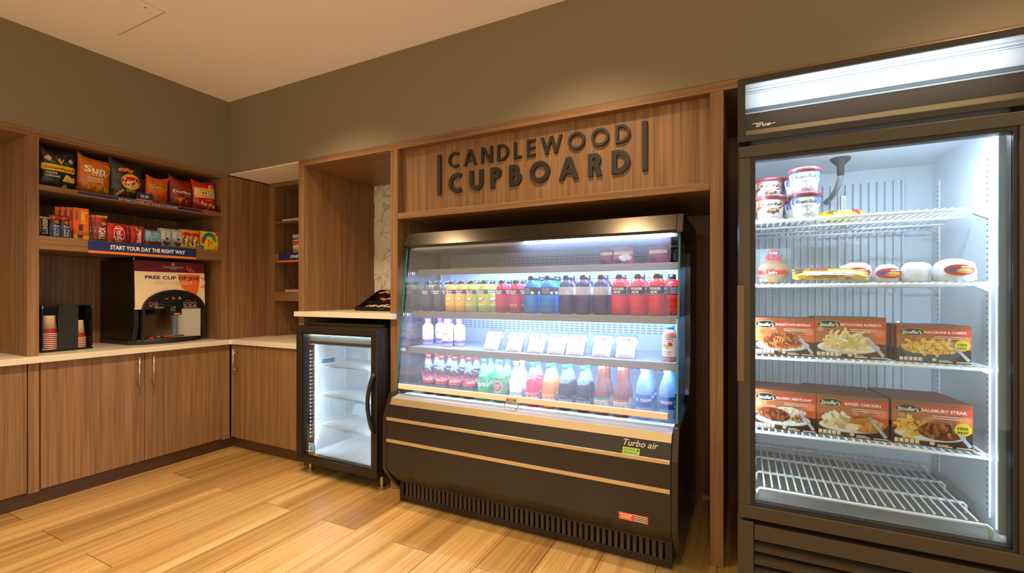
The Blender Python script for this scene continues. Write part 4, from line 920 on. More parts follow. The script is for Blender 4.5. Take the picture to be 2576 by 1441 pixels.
for d in (0.0, 0.024): a.strip([(-0.240 + d, 1.450), (-0.236 + d, 1.468), (-0.262 + d, 1.495), (-0.262 + d, 1.522 - d * 0.4)], [0.003, 0.010, 0.009, 0.001], 'e0662a')
a.text('FREE CUP OF JOE', -0.3635, 1.4175, 0.024, '23264a', w=0.379, bold=0.03)
a.text('ON THE GO!', -0.359, 1.378, 0.026, 'b8987a', w=0.264, bold=0.03).text('ON THE GO!', -0.359, 1.378, 0.026, 'e3cba8', w=0.262, bold=0.008)
a.ell(-0.364, 1.521, 0.011, 0.011, 'e6d8cc', 16).ell(-0.364, 1.521, 0.005, 0.007, '6d1f2e', 12).text('CANDLEWOOD', -0.3625, 1.5, 0.012, 'e6d8cc', w=0.147).text('SUITES', -0.3625, 1.487, 0.007, 'e6d8cc', w=0.046, bold=0.02)
a.build('front_sign', ff, cf, eps=0.001, step=0.00015)
# arch and control panel
arch = []
n = 28
for i in range(n + 1):
    t = pi * i / n; arch.append((ya + AW * math.cos(t), AZ + AH * math.sin(t)))
outl = [(ya + AW * 1.03, 0.952)] + arch + [(ya - AW * 1.03, 0.952)]
m = MB()
for i in range(len(outl) - 1):
    (y0, z0), (y1, z1) = outl[i], outl[i + 1]; k = 0.935
    q = [(y0, z0), (y1, z1), (ya + (y1 - ya) * k, max(0.952, AZ + (z1 - AZ) * (k - 0.02) if z1 > AZ else z1)), (ya + (y0 - ya) * k, max(0.952, AZ + (z0 - AZ) * (k - 0.02) if z0 > AZ else z0))]
    m.add([(-0.118, *p) for p in q] + [(-0.090, *p) for p in q], [(4, 5, 6, 7), (0, 1, 5, 4), (2, 3, 7, 6), (3, 2, 1, 0)])
m.obj('arch_frame', pmat('black_satin', '1f1c18', 0.4), cf)
MB().prism([(ya + (p[0] - ya) * 0.935, AZ + (p[1] - AZ) * 0.915) for p in arch], 'x', -0.125, -0.095).obj('control_panel', pmat('black_panel', '161412', 0.3), cf)
a = Art()
for y_, c in ((-0.522, 'd23a2a'), (-0.489, '8f8a84'), (-0.286, '8f8a84'), (-0.251, 'd8652a'), (-0.217, '8f8a84')):
    Art().ell(y_, 1.218, 0.0145, 0.0125, c, 18).ell(y_, 1.218, 0.010, 0.0085, '191715', 16).build('button', lambda u, v, h: (-0.095 + h, u, v), cf)
    a.rect(y_ - 0.012, 1.199, y_ + 0.012, 1.2015, 'b8b2a8')
for y_ in (-0.418, -0.371, -0.326): a.rect(y_ - 0.012, 1.254, y_ + 0.012, 1.257, 'c8c2b8')
for k in range(3): a.rect(-0.50, 1.183 + 0.005 * k, -0.44, 1.185 + 0.005 * k, '9a948a'); a.rect(-0.30, 1.183 + 0.005 * k, -0.20, 1.185 + 0.005 * k, '9a948a')
a.rect(-0.285, 1.240, -0.245, 1.242, '9a948a').rect(-0.486, 1.2125, -0.435, 1.2135, '9a948a')
a.build('panel_print', lambda u, v, h: (-0.095 + h, u, v), cf)
box('indicator_light', -0.0955, -0.0935, -0.375, -0.367, 1.262, 1.268, emis('led_red', 'ff1020', 2.2), cf)
box('indicator_light', -0.0955, -0.0935, -0.330, -0.322, 1.262, 1.268, emis('led_green', '28f018', 1.6), cf)
ys = -0.370
sp = MB().lathe([(0.044, 1.129), (0.049, 1.133), (0.049, 1.182), (0.046, 1.194), (0.038, 1.204), (0.022, 1.210), (0.002, 1.212)], 24, c=(-0.088, ys)).obj('spout', pmat('black_gloss', '100f0d', 0.12), cf, smooth=True)
Art().rect(-0.020, 1.134, 0.026, 1.146, 'e0762a', 8, 1).text('CAUTION', 0.006, 1.140, 0.006, '1a1712', w=0.03).build('warning_label', lambda u, v, h: (-0.088 + (0.049 + h) * math.cos(u / 0.049), ys + (0.049 + h) * math.sin(u / 0.049), v), sp, eps=0.0008)
vs = []; K = 16
for z in (0.952, 1.176):
    for i in range(K + 1): vs.append((-0.125 - 0.070 * math.sin(pi * i / K), ya - 0.203 + 0.406 * i / K, z))
MB().add(vs, [(i, i + 1, K + 2 + i, K + 1 + i) for i in range(K)]).obj('splash_panel', pmat('polished_steel', '93897b', 0.2, 1.0), cf, smooth=True)
MB().prism([(-0.19, cy0 + 0.05), (-0.19, cy1 - 0.05)] + [(-0.19 + 0.08 * math.sin(pi * i / 10), cy1 - 0.05 - (cy1 - cy0 - 0.10) * i / 10) for i in range(1, 10)], 'z', 0.950, 0.9515).obj('drip_grid', steel('tray_steel', '8f8a82', 0.25), cf)
for y_, w_, c in ((-0.13, 0.04, 'd8642a'), (-0.075, 0.035, '8a857c'), (0.0, 0.07, 'c8522a'), (0.075, 0.06, '2a2622')):
    Art().rect(-w_ / 2, 0.956, w_ / 2, 0.966, c, 4, 1).build('warning_label', lambda u, v, h: (-0.125 - 0.070 * math.cos((y_ + u) / 0.203 * HP) + h, ya + y_ + u, v), cf, eps=0.003)
MB().lathe([(0.004, 1.5465), (0.004, 1.552), (0.007, 1.553), (0.007, 1.559)], 8, c=(-0.16, cy0 + 0.02)).obj('key_knob', CHROME, cf)

# cup dispenser and stacked paper cups
cd = T('cup_holder', 'black acrylic cup and lid holder left of the coffee machine', 'cup holder', (-0.28, -0.975, 0.9145), rz=0.10)
BP = pmat('black_acrylic', '131313', 0.15)
MB().box(-0.11, 0.11, -0.135, 0.135, 0.001, 0.013).obj('base', BP, cd, bevel=0.002)
MB().box(-0.11, -0.10, -0.135, 0.135, 0.013, 0.305).obj('back_wall', BP, cd)
for y in (-0.135, 0.127): MB().box(-0.10, 0.105, y, y + 0.008, 0.013, 0.305).obj('side_wall', BP, cd)
MB().box(-0.10, 0.105, -0.127, 0.127, 0.297, 0.305).obj('top', BP, cd)
MB().prism([(-0.052, 0.013), (0.052, 0.013), (0.054, 0.29), (0.040, 0.304), (-0.040, 0.304), (-0.052, 0.29)], 'x', 0.100, 0.108).obj('front_plate', pmat('black_frosted', '1e1c1a', 0.5), cd)
for y in (-0.131, 0.131):
    for z in (0.02, 0.29): MB().tube([(0.105, y, z), (0.109, y, z)], 0.004, 8).obj('screw', CHROME, cd)
def cup(label, top):
    c = T('paper_cup', label, 'cup', group='paper cups in the holder')
    MB().lathe([(0.043, 0.0), (0.0455, 0.001), (0.0455, 0.004), (0.0425, 0.0052)], 20, caps=False).obj('rim', cm('ece2cf'), c, smooth=True)
    MB().lathe([(0.0424, 0.0055), (0.0385, 0.035)], 20, caps=False).obj('red_band', cm('a3242c'), c, smooth=True)
    MB().lathe([(0.0385, 0.035), (0.030, 0.118), (0.030, 0.1185)], 20).obj('wall', cm('dcc59c'), c, smooth=True)
    MB().lathe([(0.0305, 0.117), (0.0305, 0.121), (0.029, 0.121)], 20, caps=False).obj('base_rim', cm('efe6d2'), c, smooth=True)
    return c
ca_, sa_ = math.cos(0.10), math.sin(0.10)
def cd_pt(x, y): return (-0.28 + x * ca_ - y * sa_, -0.975 + x * sa_ + y * ca_)
for col_, (yy, nn, nm) in enumerate(((-0.072, 9, 'taller left-hand'), (0.078, 6, 'shorter right-hand'))):
    px, py = cd_pt(0.045, yy); c0 = None
    for i in range(nn):
        lab = 'upturned paper cup with red band, %s in the %s stack' % ('topmost' if i == nn - 1 else (ORD[i] + ' up from the base'), nm)
        c0 = cup(lab, True) if c0 is None else copy_tree(c0, label=lab)
        c0.location = (px, py, 0.9285 + 0.0125 * i)
# ================================================================== bottles
def row_label(kind, i, n, place):
    if n == 1: return '%s %s' % (kind, place)
    w_ = 'leftmost' if i == 0 else ('rightmost' if i == n - 1 else ORD[i] + ' from the left')
    return '%s %s, %s of %d' % (kind, place, w_, n) if False else '%s of the %s %s' % (w_, kind, place)
def wrap(r, z0, z1, col): return Art().rect(-pi * r, 0, pi * r, z1 - z0, col, 28, 1)
def soda_prof(r, h): return [(r * 0.6, 0.0), (r * 0.9, 0.004), (r, 0.016), (r * 0.97, 0.045), (r, 0.06), (r, h * 0.52), (r * 0.93, h * 0.58), (r * 0.72, h * 0.72), (r * 0.48, h * 0.83), (0.0125, h * 0.88), (0.0125, h * 0.93)]
RED = gl('c4242a'); GRN = gl('2f9a56'); BLU = gl('2b62b8'); WHT = gl('eef0f0'); BLK = gl('1b1c1e')
CLEARTOP = tinted('clear_plastic', 'dfe9ee', 0.82)
def soda(label, liquid, capm, lcol, words, wcol, fill=0.60, r=0.0372, h=0.245, lz=(0.075, 0.128), name='soda_bottle', shear=0.25, group=None, extra=None):
    root = T(name, label, 'bottle', group=group)
    pr = soda_prof(r, h); cut = h * fill
    lo = [p for p in pr if p[1] < cut]; up = [p for p in pr if p[1] >= cut]; f_ = (cut - lo[-1][1]) / (up[0][1] - lo[-1][1]); rc = lo[-1][0] + (up[0][0] - lo[-1][0]) * f_
    MB().lathe([(rc, cut)] + up, 22, caps=False).obj('bottle_body', CLEARTOP, root, smooth=True)
    MB().lathe(lo + [(rc, cut)], 22).obj('drink', liquid, root, smooth=True)
    MB().lathe([(0.0145, h * 0.915), (0.0155, h * 0.92), (0.0155, h * 0.985), (0.014, h)], 16).obj('cap', capm, root, smooth=True)
    a = wrap(r, *lz, lcol); H = lz[1] - lz[0]
    if extra: extra(a, r, H)
    for k in (-0.9, 0.0, 0.9) if len(words) else ():
        a.text(words, k * r * 1.6 + 0.004, H * 0.55, H * 0.42, wcol, w=r * 1.35, shear=shear, bold=0.012)
    a.build('label', lambda u, v, q: ((r + q) * math.sin(u / r), -(r + q) * math.cos(u / r), lz[0] + v), root, eps=0.0008, step=0.0003)
    return root
DZ, DY = 0.6585, 0.004
COLA = tinted('cola', '23100c', 0.05); LIME = tinted('green_plastic', '27b45e', 0.35); GINGER = tinted('ginger_green', '3a8a3c', 0.3)
def behind(o, lab, dys, base='behind it'):
    for j, dy in enumerate(dys):
        copy_tree(o, (o.location.x + rnd.uniform(-0.004, 0.004), o.location.y + dy, o.location.z), '%s, %s row back from the front' % (lab, ORD[j + 1]))
cx = (2.058, 2.157, 2.257, 2.358)
base = soda('leftmost front cola bottle with red cap on the cooler deck', COLA, RED, 'b81f2e', 'Coca-Cola', 'f4eeea', group='cola bottles', fill=0.7)
put(base, (cx[0], DY, DZ)); base.rotation_euler = (0, 0, 0.35)
for i in (1, 2, 3): copy_tree(base, (cx[i], DY, DZ), '%s front cola bottle with red cap on the cooler deck, counting from the left' % ORD[i], rz=[0, 0.2, 1.5, 2.2][i])
for i in range(4): copy_tree(base, (cx[i] + 0.003, DY + 0.085, DZ), 'second-row cola bottle behind the %s front cola' % ['leftmost', 'second', 'third', 'fourth'][i], rz=0.4 * i)
for i, (x, y) in enumerate(((1.972, 0.11), (1.974, 0.20))): copy_tree(base, (x, y, DZ), '%s red-capped cola bottle against the left end glass' % ('nearer', 'farther')[i], rz=1.2 + i)
b = soda('green lemon-lime soda bottle reading Sprite beside the colas', LIME, GRN, '1f9a55', 'Sprite', 'f3f7ee', fill=0.62, lz=(0.065, 0.135)); put(b, (2.464, DY, DZ)); behind(b, 'green lemon-lime soda bottle', (0.085, 0.17))
def cdl(a, r, H): a.ell(0.0, H * 0.5, r * 0.8, H * 0.42, 'd9c9bf', 20, 2).ell(0, H * 0.5, r * 0.7, H * 0.36, 'a23a48', 20, 2)
b = soda('green ginger ale bottle with round red crest beside the lemon-lime soda', GINGER, GRN, '3f8f4a', '', 'ffffff', fill=0.6, lz=(0.055, 0.135), extra=lambda a, r, H: (cdl(a, r, H), a.text('CANADA', 0, H * 0.6, H * 0.14, 'efe6dc', w=r * 1.0), a.text('DRY', 0, H * 0.38, H * 0.14, 'efe6dc', w=r * 0.6))); put(b, (2.575, DY, DZ)); behind(b, 'green ginger ale bottle', (0.085,))
def jl(c2): return lambda a, r, H: a.rect(-pi * r, H * 0.8, pi * r, H, c2, 28, 1).rect(-r * 0.7, H * 0.1, r * 0.1, H * 0.5, 'e4e0da', 4, 1)
b = soda('white cloudy lemonade bottle in the middle of the deck', tinted('lemonade', 'f1efe6', 0.05), WHT, 'a9a6b8', 'Minute Maid', 'f6f6f6', fill=0.72, lz=(0.02, 0.075), shear=0, extra=jl('b9b6c8')); put(b, (2.678, DY, DZ)); behind(b, 'white lemonade bottle', (0.085,))
b = soda('pinkish red fruit drink bottle left of the orange drink', tinted('punch_red', 'e02848', 0.12), GRN, 'c03040', 'Minute Maid', 'f6efe8', fill=0.66, lz=(0.02, 0.080), shear=0, extra=jl('e8a0a8')); put(b, (2.781, DY, DZ)); behind(b, 'pinkish red drink bottle', (0.085,))
b = soda('bright orange drink bottle on the cooler deck', tinted('orange_drink', 'f08418', 0.12), GRN, 'd8722a', 'Fanta', 'f6efe8', fill=0.66, lz=(0.02, 0.080), shear=0, extra=jl('f2b070')); put(b, (2.881, DY, DZ)); behind(b, 'bright orange drink bottle', (0.085,))
for i, x in enumerate((2.977, 3.079)):
    b = soda('%s dark root beer bottle between the orange drink and the teas' % ('left' , 'right')[i], tinted('root_beer', '2a1a20', 0.08), GRN, '343046', 'GRAPE' if i else 'PIBB', '9aa09a', fill=0.62, lz=(0.02, 0.078), shear=0, group='dark soda bottles', extra=lambda a, r, H: a.arc(0, H * 0.75, r * 0.7, H * 0.3, 0.2, 2.9, 0.003, '5f8a66')); put(b, (x, DY, DZ)); behind(b, '%s dark root beer column bottle' % ('left', 'right')[i], (0.085,))
def tea(label, band):
    r, h = 0.0385, 0.275
    a = wrap(r, 0.022, 0.092, 'c9b8a4').rect(-pi * r, 0.058, pi * r, 0.070, band, 28, 1).text('PEACE TEA', 0, 0.036, 0.014, '7a3a30', w=r * 1.4, bold=0.02)
    return bottle('tea_bottle', label, [(r * 0.7, 0), (r * 0.95, 0.005), (r, 0.02), (r, 0.11), (r * 0.93, 0.135), (r * 0.62, 0.165), (r * 0.52, 0.185), (r * 0.52, 0.225), (0.014, 0.243), (0.014, 0.25)], tinted('peach_tea', '8a4a38', 0.25), WHT, 0.240, 0.0175, 0.033, a, r, 'iced tea bottles', lz=0.022)
for i, (x, c) in enumerate(((3.181, '4a8a64'), (3.284, 'b04a48'))):
    b = tea('%s white-capped iced tea bottle on the deck' % ('left-hand', 'right-hand')[i], c); put(b, (x, DY, DZ)); behind(b, '%s iced tea column bottle' % ('left-hand', 'right-hand')[i], (0.085,))
def water(label):
    r, h = 0.038, 0.265
    pr = [(r * 0.7, 0), (r * 0.95, 0.005), (r, 0.02), (r * 0.94, 0.03), (r, 0.04), (r * 0.94, 0.05), (r, 0.06), (r, 0.14), (r * 0.96, 0.16), (r * 0.8, 0.19), (r * 0.5, 0.222), (0.0128, 0.235), (0.0128, 0.245)]
    a = wrap(r, 0.066, 0.128, '1f5fb0').rect(-pi * r, 0.0, pi * r, 0.022, '123f86', 28, 1)
    for k in (-1.0, 0.15, 1.25): a.text('DASANI', k * r * 1.7, 0.036, 0.015, 'f2f6fa', w=r * 1.5, bold=0.01)
    a.rect(0.05, 0.01, 0.062, 0.022, 'dfe8f2')
    return bottle('water_bottle', label, pr, tinted('water_plastic', 'bfe0f2', 0.74), WHT, 0.240, 0.0152, 0.022, a, r, 'water bottles', lz=0.066)
for i, x in enumerate((3.399, 3.512)):
    b = water('%s bottled water with blue label at the right end of the deck' % ('left-hand', 'right-hand')[i]); put(b, (x, DY, DZ), 0.3 - 0.5 * i); behind(b, '%s blue-labelled water column bottle' % ('left-hand', 'right-hand')[i], (0.085, 0.17))
# clear bottle glides on the deck
glide = None
for i, x in enumerate((2.058, 2.157, 2.257, 2.358, 2.464, 2.575, 2.678, 2.781, 2.881, 2.977, 3.079, 3.181, 3.284, 3.399, 3.512)):
    lab = 'clear plastic bottle glide on the deck, %s lane from the left' % (ORD + ['eleventh', 'twelfth', 'thirteenth', 'fourteenth', 'fifteenth'])[i]
    if glide is None:
        glide = T('bottle_glide', lab, 'bottle tray', group='bottle glides on the deck')
        MB().tube([(0.046 * math.cos(pi + pi * k / 12), 0.006 + 0.046 * math.sin(pi + pi * k / 12), 0.022) for k in range(13)], 0.0016, 6).obj('front_rim', ACRYL, glide)
        for k in range(9):
            an = pi + pi * (k + 0.5) / 9; MB().tube([(0.046 * math.cos(an), 0.006 + 0.046 * math.sin(an), 0.0), (0.046 * math.cos(an), 0.006 + 0.046 * math.sin(an), 0.022)], 0.0012, 5).obj('rib', ACRYL, glide)
        glide.location = (x, DY, DZ)
    else: copy_tree(glide, (x, DY, DZ), lab)

# ---------------------------------------------- middle bottle shelf
SZ, SY = 1.1805, 0.046
def sport(label, col, lab2, words=True, group='sports drink bottles', clear=0.12):
    r = 0.0425
    pr = [(r * 0.75, 0), (r * 0.97, 0.004), (r, 0.014), (r, 0.030), (r * 0.955, 0.036), (r, 0.042), (r, 0.064), (r * 0.955, 0.070), (r, 0.076), (r, 0.100), (r * 0.94, 0.112), (r * 0.94, 0.150), (r * 0.80, 0.172), (r * 0.55, 0.186), (0.0165, 0.190), (0.0165, 0.196)]
    q = r * 0.955
    a = wrap(q, 0.105, 0.150, lab2)
    if words:
        for k in (-1.3, 0.0, 1.3): a.text('POWER', k * q * 1.5, 0.033, 0.0125, 'e9e6e2', w=q * 1.45, bold=0.03).text('ADE', k * q * 1.5 - q * 0.22, 0.0165, 0.0125, 'e9e6e2', w=q * 0.95, bold=0.03)
        a.rect(-pi * q, 0.003, pi * q, 0.006, '8f8a88', 28, 1)
    else:
        for k in range(5): a.rect(-q * 0.9, 0.008 + 0.007 * k, q * 0.2, 0.010 + 0.007 * k, 'b9b9bd', 5, 1)
        a.rect(q * 0.35, 0.006, q * 0.8, 0.02, 'd9d6d2', 3, 1)
    b = bottle('sports_drink_bottle', label, pr, tinted('sport_' + col, col, clear), BLK, 0.190, 0.0195, 0.024, a, q, group, lz=0.105)
    for s in (-1, 1):
        Art().strip([(s * 0.030, 0.152), (s * 0.006, 0.178)], 0.0022, 'e6e2de').build('shoulder_stripe', lambda u, v, h: (u, -math.sqrt(max(1e-6, (r * 0.95 - (v - 0.150) * 0.62) ** 2 - u * u)) - h, v), b, eps=0.0012)
    return b
for i, x in enumerate((2.754, 2.856)):
    b = sport('%s bright blue sports drink on the middle bottle shelf' % ('left', 'right')[i], '1482e0', '24232a', words=False); put(b, (x, SY, SZ), 0.4 * i); behind(b, '%s blue sports drink column bottle' % ('left', 'right')[i], (0.085, 0.17))
for i, x in enumerate((2.968, 3.066, 3.166)):
    b = sport('%s dark purple sports drink with pale label' % ('left', 'middle', 'right')[i], '3a2f52', 'b9b6c0', words=False); put(b, (x, SY, SZ), 0.5 * i); behind(b, '%s dark purple sports drink column bottle' % ('left', 'middle', 'right')[i], (0.085,))
for i, x in enumerate((3.264, 3.361, 3.457)):
    b = sport('%s red sports drink reading POWERADE at the right of the shelf' % ('left', 'middle', 'right')[i], 'e02a2c', '2c2022'); put(b, (x, SY, SZ), 0.12 - 0.1 * i); behind(b, '%s red sports drink column bottle' % ('left', 'middle', 'right')[i], (0.085,))
put(sport('red sports drink pressed against the right end glass', 'e02a2c', '241c1e', words=False), (3.515, SY + 0.115, SZ), 0.8)
def juice(label, col, lab1, top, words, fruit, group='juice bottles', clear=0.15, capm=BLK):
    r = 0.0365
    pr = [(r * 0.8, 0), (r * 0.98, 0.004), (r, 0.02), (r * 0.97, 0.06), (r * 0.86, 0.085), (r * 0.92, 0.105), (r * 0.92, 0.135), (r * 0.8, 0.155), (r * 0.5, 0.172), (0.0165, 0.176)]
    a = wrap(r * 1.003, 0.03, 0.138, lab1).rect(-pi * r * 1.003, 0.082, pi * r * 1.003, 0.108, top, 28, 1)
    for k in (-1.2, 0.0, 1.2):
        a.text('Minute', k * r * 1.5, 0.099, 0.009, 'f4f0e8', w=r * 1.1, bold=0.02).text('Maid', k * r * 1.5, 0.087, 0.009, 'f4f0e8', w=r * 0.85, bold=0.02)
    if fruit: a.ell(0.0, 0.050, r * 0.55, 0.014, fruit, 18, 2, rot=0.2).ell(0, 0.052, r * 0.42, 0.010, 'efe0cc', 16, 2, rot=0.2)
    if words: a.text(words, 0.002, 0.018, 0.014, 'f0ecd8', w=r * 1.3, bold=0.02).text('100%', 0.002, 0.034, 0.008, 'f0ecd8', w=r * 0.9, bold=0.02) if False else a.text(words, 0.002, 0.014, 0.012, 'f0ecd8', w=r * 1.3, bold=0.02)
    return bottle('juice_bottle', label, pr, tinted('juice_' + col, col, clear), capm, 0.172, 0.019, 0.022, a, r * 1.003, group, lz=0.03)
JB = [(2.021, '4a4a44', '3a3c3a', '2c2e2c', '', None, 'dark smoothie bottle at the left of the middle bottle shelf'), (2.106, '46443e', '343632', '2b5a2e', '', None, 'dark smoothie bottle with green stripe beside the orange juice'),
      (2.200, 'f0c23a', 'ecc648', '3a3a2a', '', 'e8902a', 'left yellow orange-juice bottle with black name panel'), (2.275, 'f0b83a', 'ecc648', '3a3a2a', '', 'e8902a', 'right yellow orange-juice bottle with black name panel'),
      (2.350, 'b5c832', 'b4c840', '3a4a1c', 'VIT.C', 'b04438', 'left lime-green apple juice bottle with apple slice'), (2.440, 'b5c832', 'b4c840', '3a4a1c', 'VIT.C', 'b04438', 'right lime-green apple juice bottle with apple slice'),
      (2.560, 'b81f3c', 'b8304e', '5a1a2a', '', None, 'left crimson cranberry juice bottle'), (2.655, 'c0243f', 'b8304e', '5a1a2a', 'VIT.C', None, 'right crimson cranberry juice bottle beside the blue drinks')]
for x, c, l1, tp, wd, fr_, lab in JB:
    b = juice(lab, c, l1, tp, wd, fr_); put(b, (x, SY, SZ), rnd.uniform(-0.2, 0.2))
    copy_tree(b, (x + 0.012, SY + 0.08, SZ), 'second-row twin behind the ' + lab.replace(' bottle', '', 1), rz=0.6)
put(juice('yellow-green juice bottle against the left end glass', 'c2b83a', 'b8b050', '3a3a2a', '', None), (1.972, 0.14, SZ), 0.5)

# ---------------------------------------------- lower food shelf
FZ = 0.9555
def dunk(label):
    r = 0.037
    a = wrap(r, 0.02, 0.098, 'e9e6f2').rect(-pi * r, 0, pi * r, 0.018, '6a4ab0', 28, 1)
    for k in (-1.1, 0.2, 1.4): a.text("DUNKIN'", k * r * 1.6, 0.062, 0.013, 'e2703a', w=r * 1.6, bold=0.05).text('ICED COFFEE', k * r * 1.6, 0.048, 0.006, '5a3a9a', w=r * 1.2, bold=0.02)
    for k in (-0.6, 0.9): a.ell(k * r, 0.032, 0.010, 0.008, 'b06a5a', 14, 2).ell(k * r, 0.033, 0.004, 0.003, 'e9e6f2', 10, 1)
    return bottle('iced_coffee_bottle', label, [(r * 0.8, 0), (r, 0.006), (r, 0.115), (r * 0.9, 0.128), (r * 0.55, 0.14), (r * 0.52, 0.146)], tinted('latte', 'd9d2e2', 0.2), pmat('violet_cap', '7a5ad0', 0.35), 0.144, 0.0215, 0.030, a, r, 'iced coffee bottles', lz=0.02)
b = dunk('front iced coffee bottle with violet cap on the food shelf'); put(b, (2.150, 0.075, FZ), 0.1)
for x, y, lab in ((2.118, 0.155, 'iced coffee bottle half hidden behind the front one'), (2.205, 0.135, 'iced coffee bottle to the right behind the front one'), (1.972, 0.11, 'iced coffee bottle against the left end glass'), (2.00, 0.21, 'iced coffee bottle at the back left of the food shelf')):
    copy_tree(b, (x, y, FZ), lab, rz=0.5 * rnd.random())
def pack(label):
    t = T('sandwich_pack', label, 'sandwich', group='white sandwich packs')
    fn = bag_fn(0.098, 0.125, 0.034, 0.0, 0.6, 5)
    m = MB(); vs = []; fs = []; nu, nv = 10, 12
    for sd in (-1, 1):
        k = len(vs); vs += [fn(-0.049 + 0.098 * i / nu, 0.125 * j / nv, 0, sd) for j in range(nv + 1) for i in range(nu + 1)]
        for j in range(nv):
            for i in range(nu):
                q = [k + j * (nu + 1) + i, k + j * (nu + 1) + i + 1, k + (j + 1) * (nu + 1) + i + 1, k + (j + 1) * (nu + 1) + i]; fs.append(tuple(q if sd < 0 else q[::-1]))
    m.add(vs, fs).obj('filling', pmat('wrap_white', 'd4cec4', 0.5), t, smooth=True)
    MB().box(-0.058, 0.058, 0.004, 0.006, 0.0, 0.148).obj('film', ACRYL, t)
    a = Art().rect(-0.042, 0.066, 0.042, 0.114, 'e2dfda', 6, 5).rect(-0.024, 0.084, 0.024, 0.112, '5a1c30', 4, 3).text('Deli', 0, 0.100, 0.015, 'e6cfd2', w=0.032, shear=0.2, bold=0.05).rect(-0.016, 0.089, 0.016, 0.091, 'a07080', 2, 1).rect(-0.02, 0.070, 0.02, 0.072, 'a8a4a0', 2, 1)
    a.build('label', fn, t, eps=0.0018)
    return t
pk = None
for i, x in enumerate((2.500, 2.652, 2.790, 2.914, 3.025, 3.173, 3.300)):
    lab = 'white wrapped sandwich pack leaning on the food shelf, %s from the left' % ORD[i]
    if pk is None: pk = pack(lab); pk.location = (x, 0.015, FZ + 0.003)
    else: copy_tree(pk, (x, 0.015, FZ + 0.003), lab)
for o in list(COL.objects):
    if o.get('group') == 'white sandwich packs': o.rotation_euler = (-0.62, 0.0, 0.05)
r = 0.034
a = wrap(r, 0.025, 0.115, 'e6e0da').rect(-r * 0.8, 0.072, r * 0.8, 0.088, '20306a', 6, 1).text('Naked', 0, 0.080, 0.010, 'f4f2ee', w=r * 1.2, bold=0.03)
for x, y, q, c in ((-0.016, 0.055, 0.012, 'd8842a'), (0.012, 0.058, 0.014, 'b83a3c'), (0.0, 0.045, 0.011, '9ab04a'), (0.018, 0.044, 0.009, 'e6dcb0')): a.ell(x, y, q, q * 0.9, c, 14, 2)
a.text('STRAWBERRY', 0, 0.022, 0.006, 'a02c34', w=r * 1.3, bold=0.02).text('BANANA', 0, 0.012, 0.006, 'a02c34', w=r * 1.0, bold=0.02)
put(bottle('smoothie_bottle', 'pink fruit smoothie bottle with blue cap at the right end of the food shelf', [(r * 0.85, 0), (r, 0.005), (r, 0.13), (r * 0.9, 0.145), (r * 0.62, 0.158), (r * 0.6, 0.164)], tinted('pink_smoothie', 'c98a84', 0.05), BLU, 0.160, 0.0225, 0.017, a, r, lz=0.025), (3.518, 0.045, FZ), -0.2)
# ---------------------------------------------- top cooler shelf: bagged snacks
for i, (x, wd, lab) in enumerate(((3.175, 0.075, 'left crimson snack bag with pale label on the top cooler shelf'), (3.268, 0.115, 'middle pink and white snack bag on the top cooler shelf'), (3.450, 0.105, 'right crimson snack bag with pale label on the top cooler shelf'))):
    a = Art().rect(-wd * 0.45, 0.052, wd * 0.45, 0.070, 'd9dcae', 6, 2).text('Snack Mix', 0, 0.061, 0.008, '5a6a4a', w=wd * 0.6, shear=0.25)
    if i == 1: a.ell(0.012, 0.035, wd * 0.32, 0.018, 'd8d2d0', 18, 3).rect(-0.01, 0.02, 0.045, 0.026, '9a5a6a', 4, 1)
    a.rect(-wd * 0.42, 0.006, -wd * 0.1, 0.03, '3a2a3c', 3, 2)
    put(bag('snack_bag', lab, 'snack', wd, 0.095, 0.045, ['8a2440', 'b84a72', '96203f'][i], a, 'snack bags in the cooler', seed=40 + i, nu=10, nv=10), (x, 0.13, 1.4525), 0.1, 0.0)
put(bag('snack_bag', 'dark snack bag at the right end of the top cooler shelf', 'snack', 0.09, 0.09, 0.05, '2c2a30', None, 'snack bags in the cooler', seed=44), (3.508, 0.22, 1.4525), -0.4)

